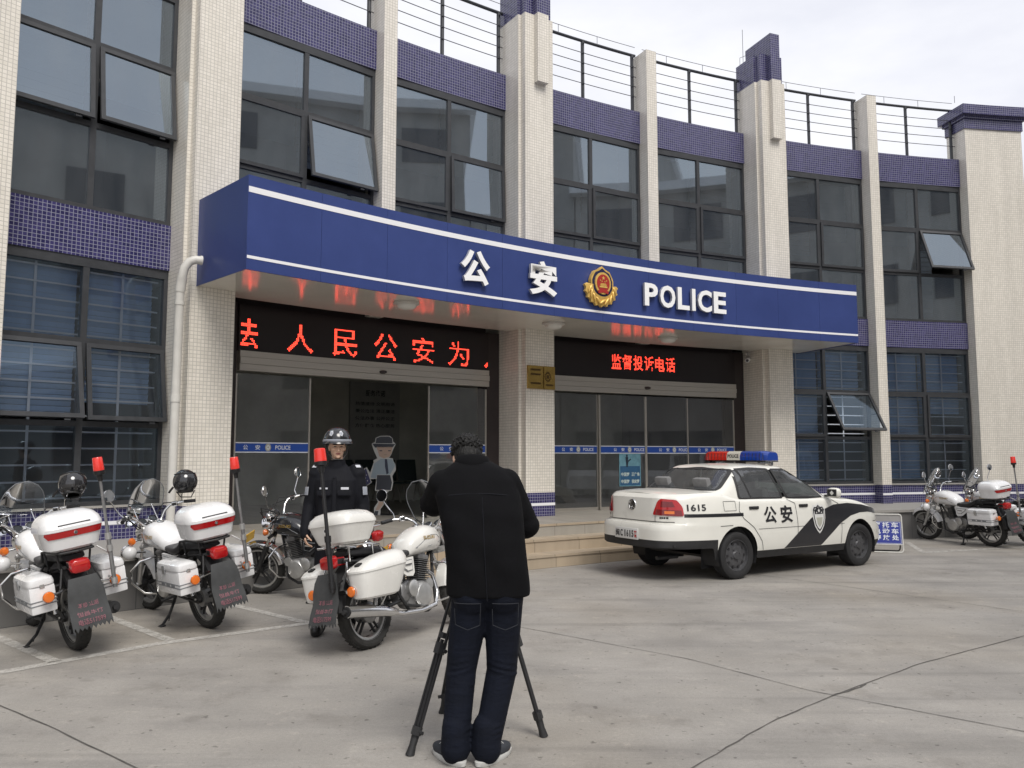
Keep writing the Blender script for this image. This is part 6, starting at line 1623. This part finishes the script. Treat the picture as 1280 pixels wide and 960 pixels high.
# jeans with soft knees and stacked hems
mb = MB()
for A, e in (((hipL, knL, anL), -1), ((hipR, knR, anR), 1)):
    chain(mb, A, (.112, .083, .072)); capsule(mb, A[2] + Vector((0, 0, .10)), A[2] + Vector((0, -.004, -.015)), .073, .080); mb.ell(A[0] + Vector((0, -.045, -.02)), (.105, .09, .12))
    for t in (.86, .93, 1.0): c = A[0].lerp(A[1], t); mb.ell(c + Vector((0, -.004, 0)), (.089, .089, .013), Matrix.Rotation(.25 * e, 4, 'Y'))
    for t in (.06, .13, .72, .80, .88): c = A[1].lerp(A[2], t); mb.ell(c, (.086 - .006 * t, .086, .013), Matrix.Rotation(-.22 * e, 4, 'Y'))
mb.ell(q(-.13, 4.43, .90), (.20, .125, .09))
jn = grow_skin(mb, "jeans", CMN, ["denim"], .0085, 2)
mb = MB()
for cx, sg in ((-.235, -1), (-.035, 1)):
    X = cx - P0.x; pts = [(X - .07, .845), (X + .07, .845), (X + .066, .73), (X, .705), (X - .066, .73), (X - .07, .845)]
    pp = []
    for (x0_, z0_), (x1_, z1_) in zip(pts, pts[1:]):
        for t in (0, .25, .5, .75): pp.append((lerp(x0_, x1_, t), lerp(z0_, z1_, t)))
    yb = lambda x, z: (4.43 - P0.y) - .045 - math.sqrt(max(.001, .093 ** 2 - ((x - (hipL.x if sg < 0 else hipR.x)) * .78) ** 2)) + max(0, .80 - z) * .34
    mb.tube([(x, yb(x, z) - .0, z) for x, z in pp], .0022, 4)
mb.build("pocket_stitching", jn, "stitch")
# canvas shoes with white soles, toes turned out
for a, d in ((anL, -38), (anR, 36)):
    M_ = Matrix.Translation((a.x, a.y, 0)) @ Matrix.Rotation(R_(-d), 4, 'Z')
    sole = [(.047 * math.cos(t) * (1 - .12 * math.sin(t)), .065 + .145 * math.sin(t)) for t in [2 * math.pi * i / 32 for i in range(32)]]
    if True:
        mb = MB(); mb.M = M_; mb.loft([[(x * k, .065 + (y - .065) * k, z) for x, y in sole] for z, k in ((0, .97), (.006, 1.03), (.026, 1.04), (.030, .98))]); S1 = mb
        sh_ = bpy.data.objects.new("shoe", None); COL.objects.link(sh_); sh_.parent = CMN
        S1.build("sole", sh_, "sole_white", ang=40)
        mb = MB(); mb.M = M_; mb.ell((0, .01, .055), (.043, .072, .05)); mb.ell((0, .10, .045), (.046, .098, .034), None, 18, 12, None, .85); capsule(mb, (0, .0, .05), (0, .0, .10), .045, .042); capsule(mb, (0, .05, .075), (0, .12, .055), .03, .025)
        grow_skin(mb, "upper", sh_, ["shoe_grey"], .007, 2, shape=lambda v: Vector((v.x, v.y, max(.02, v.z))))
        mb = MB(); mb.M = M_
        for k in range(4): mb.tube([(-.026, .05 + k * .022, .094 - k * .007), (0, .052 + k * .022, .104 - k * .007), (.026, .05 + k * .022, .094 - k * .007)], .0035, 5)
        mb.build("lace", sh_, "sole_white")

# ------------------------------------------------------------------ tripod and video camera
AP = Vector((-.20, 4.86, 1.18))
TP = thing("tripod", (-.20, 4.86, 0), "black three-legged camera tripod standing in front of the man in the black jacket", "tripod")
for fx, fy in ((-.555, 4.51), (-.44, 5.23), (.185, 4.80)):
    ft = Vector((fx, fy, .0)); d = (AP - ft); t_ = d.normalized(); sd = t_.cross(Vector((0, 0, 1))).normalized()
    top = AP + Vector(((fx - AP.x) * .10, (fy - AP.y) * .10, -.02)); L1 = ft.lerp(top, .46)
    mb = MB()
    for k in (-1, 1): mb.tube([L1 + sd * .033 * k - t_ * .0, top + sd * .030 * k], .0095, 8, True, 0); mb.tube([ft.lerp(top, .10) + sd * .024 * k, L1 + sd * .024 * k + t_ * .03], .009, 8, True, 0)
    mb.tube([ft.lerp(top, .05), ft.lerp(top, .5)], .011, 8, True, 0)
    for t0, t1, w_ in ((.435, .485, .044), (.505, .53, .04), (.085, .12, .038)): 
        mb.tube([ft.lerp(top, t0), ft.lerp(top, t1)], w_, 8, True, 1, flat=.75)
    mb.tube([ft.lerp(top, .452) + sd * .03, ft.lerp(top, .452) + sd * .055], .012, 8, True, 1)
    mb.tube([ft.lerp(top, .10) + sd * .02, ft.lerp(top, .10) + sd * .05], .011, 8, True, 1)
    mb.tube([ft + Vector((0, 0, .0)), ft.lerp(top, .04), ft.lerp(top, .09)], [.026, .020, .022], 10, True, 1)
    mb.build("leg", TP, ["mast_black", "trim_black"], at=TP.location)
mb = MB(); mb.lathe([(0, -.05), (.05, -.05), (.075, -.02), (.075, .01), (.05, .03), (.04, .06), (0, .06)], AP, (0, 0, 1), 20); mb.tube([AP + Vector((0, 0, -.28)), AP], .018, 10)
for fx, fy in ((-.555, 4.51), (-.44, 5.23), (.185, 4.80)):
    ft = Vector((fx, fy, 0)); mb.tube([AP + Vector((0, 0, -.27)), ft.lerp(AP, .62)], .008, 6)
mb.build("centre_column", TP, "mast_black", at=TP.location)
mb = MB(); mb.box(AP + Vector((0, 0, .085)), (.07, .08, .06), None, .012); mb.box(AP + Vector((0, 0, .125)), (.06, .13, .015)); mb.tube([AP + Vector((.03, 0, .08)), AP + Vector((.10, -.22, -.02))], .009, 8); mb.build("pan_head", TP, "mast_black", at=TP.location)
VC = thing("video_camera", AP + Vector((0, 0, .134)), "black video camera on the tripod, hidden behind the man in the jacket", "video camera")
mb = MB(); mb.box((0, -.0, .07), (.09, .24, .11), None, .015); mb.box((0, 0, .16), (.022, .16, .02), None, .006); mb.box((0, .07, .14), (.02, .02, .04)); mb.box((0, -.06, .14), (.02, .02, .04)); mb.box((-.07, .0, .08), (.012, .10, .07), None, .003); mb.build("camera_body", VC, "engine_black")
mb = MB(); mb.lathe([(0, 0), (.034, 0), (.036, .05), (.042, .055), (.042, .11), (.036, .11), (.030, .09), (0, .085)], (0, .12, .07), (0, 1, 0), 24); mb.build("lens", VC, "mast_black")
mb = MB(); mb.tube([(0, -.11, .12), (0, -.17, .13)], [.018, .024], 12); mb.build("viewfinder", VC, "seat_vinyl")
# ================================================================== SMALL THINGS
for B, off, rz, tl, lab, vm in ((B1, (.93, -.40, 1.30), -58, (0, -22), "black open-face helmet with a bright reflection, on the bars of the leftmost motorcycle", "visor"), (B2, (.93, -.36, 1.31), -66, (4, -6), "black open-face helmet facing the camera, on the bars of the motorcycle by the drainpipe", "visor")):
    bpy.context.view_layer.update()
    helmet(B.matrix_world @ Vector(off), rz, tl, lab, vm)
# folding parking sign beside the police car
mat("frame_white", (.66, .65, .60), .45, noise=.12, nscale=12); mat("sign_blue", (.03, .045, .30), .4, noise=.08, nscale=6); mat("sign_back", (.30, .29, .28), .6, noise=.15, nscale=5)
SG = thing("parking_sign", (6.33, 13.72, 0), "white-framed folding sign with blue panel of white characters standing between car and motorcycles", "sign", rz=R_(-14))
fr = lambda y0, lean: [(x, y0 + lean * z, z) for x, z in ((-.22, .03), (-.245, .06), (-.245, .60), (-.235, .625), (-.21, .635), (.21, .635), (.235, .625), (.245, .60), (.245, .06), (.235, .025), (.21, .013), (-.21, .013), (-.235, .025), (-.245, .06))]
mb = MB(); mb.tube(fr(-.10, .14), .0125, 8); mb.tube([(-.245, -.10 + .14 * .14, .14), (.245, -.10 + .14 * .14, .14)], .010, 8); mb.build("front_frame", SG, "frame_white")
mb = MB(); mb.tube(fr(.16, -.26), .0115, 8); mb.build("rear_frame", SG, "engine_black")
T = Matrix.Translation((0, -.10, 0)) @ Matrix.Rotation(math.atan(-.14), 4, 'X')
mb = MB(); mb.M = T; mb.box((0, -.002, .335), (.465, .006, .37), mi=0); mb.box((0, .006, .39), (.47, .006, .48), mi=1); pn = mb.build("sign_panel", SG, ["sign_blue", "sign_back"])
mb = MB(); mb.M = T
F = lambda x, y, d: (x, -.0065, y)
for r, s_ in enumerate(("摩托车", "电动车", "停放处")):
    for k, ch in enumerate(s_): put_text(mb, ch, (-.20 + k * .14, -.09 + k * .14, .42 - r * .105, .51 - r * .105), F, .03)
for x0_, x1_, z0_, z1_ in ((-.222, .222, .508, .513), (-.222, .222, .158, .163), (-.222, -.217, .16, .51), (.217, .222, .16, .51)): mb.quad([(x0_, -.006, z0_), (x1_, -.006, z0_), (x1_, -.006, z1_), (x0_, -.006, z1_)])
mb.build("sign_lettering", pn, "decal_white")
# flat cut-out figure in the open left entrance
c0 = pol(126.98, 29.4, PLZ); CU = thing("cutout_figure", c0, "flat cut-out board of a woman in hat and dark skirt in the open left entrance", "cut-out", rz=math.atan2(c0.x, -c0.y) * 0 + R_(-9))
mat("board_white", (.60, .60, .58), .5); mat("board_shirt", (.34, .42, .48), .5); mat("board_hat", (.06, .065, .08), .5); mat("board_skin", (.55, .40, .32), .5); mat("board_tie", (.05, .06, .10), .5); mat("board_book", (.07, .07, .17), .5)
K = lambda px, py: ((px - 395) * .00187, (900 - py) * .00187)              # outline in sheet units
OUT = [(262, 905), (300, 925), (345, 900), (350, 840), (380, 800), (400, 700), (430, 670), (455, 665), (470, 590), (460, 530), (495, 470), (490, 420), (470, 390), (465, 362), (425, 355), (450, 320), (465, 275), (492, 225), (465, 205), (460, 170), (425, 145), (340, 145), (290, 165), (285, 205), (250, 220), (280, 300), (310, 360), (270, 380), (275, 400), (240, 500), (205, 445), (120, 500), (175, 648), (258, 590), (245, 560), (305, 555), (290, 668), (325, 675), (320, 780), (285, 830), (285, 880)]
FZ = lambda d: (lambda x, y, dd: (x, d - dd, y))
mb = MB(); mb.prism([K(*p) for p in reversed(OUT)], lambda x, y, d: (x, d, y), .012, 0, 0)
def sheet(P, m_, d=-.002): mb.f([mb.v((K(*p)[0], d, K(*p)[1])) for p in P], None, m_)
sheet([(320, 680), (400, 680), (372, 800), (335, 850), (300, 850), (330, 790)], 3); sheet([(310, 520), (440, 520), (458, 590), (448, 660), (303, 660)], 2); sheet([(345, 365), (460, 370), (488, 430), (440, 515), (310, 515), (300, 550), (248, 545), (280, 410)], 1)
sheet([(300, 250), (462, 250), (452, 310), (425, 348), (375, 362), (330, 340)], 3); sheet([(258, 220), (486, 224), (462, 256), (285, 258)], 2); sheet([(298, 168), (340, 152), (425, 152), (456, 172), (460, 218), (290, 216)], 2, -.003)
sheet([(385, 368), (408, 368), (425, 500), (405, 515), (388, 440)], 4, -.004); sheet([(200, 458), (128, 503), (180, 636), (250, 588)], 5); sheet([(295, 860), (330, 860), (320, 905), (275, 900)], 2, -.003)
for cx, cy in ((180, 500), (205, 520), (170, 530), (195, 550), (215, 575), (185, 580)): sheet([(cx - 7, cy), (cx, cy - 7), (cx + 7, cy), (cx, cy + 7)], 0, -.004)
for cx in (345, 430): sheet([(cx - 13, 284), (cx + 13, 284), (cx + 13, 293), (cx - 13, 293)], 4, -.003)
sheet([(370, 328), (408, 328), (390, 338)], 3, -.004); sheet([(372, 326), (410, 326), (391, 334)], 4, -.0035)
mb.build("board", CU, ["board_white", "board_shirt", "board_hat", "board_skin", "board_tie", "board_book"])
mb = MB(); mb.box((.0, .14, .006), (.34, .28, .012)); mb.tube([(0, .25, .01), (0, .014, .5)], .008, 6); mb.build("stand", CU, "trim_black")
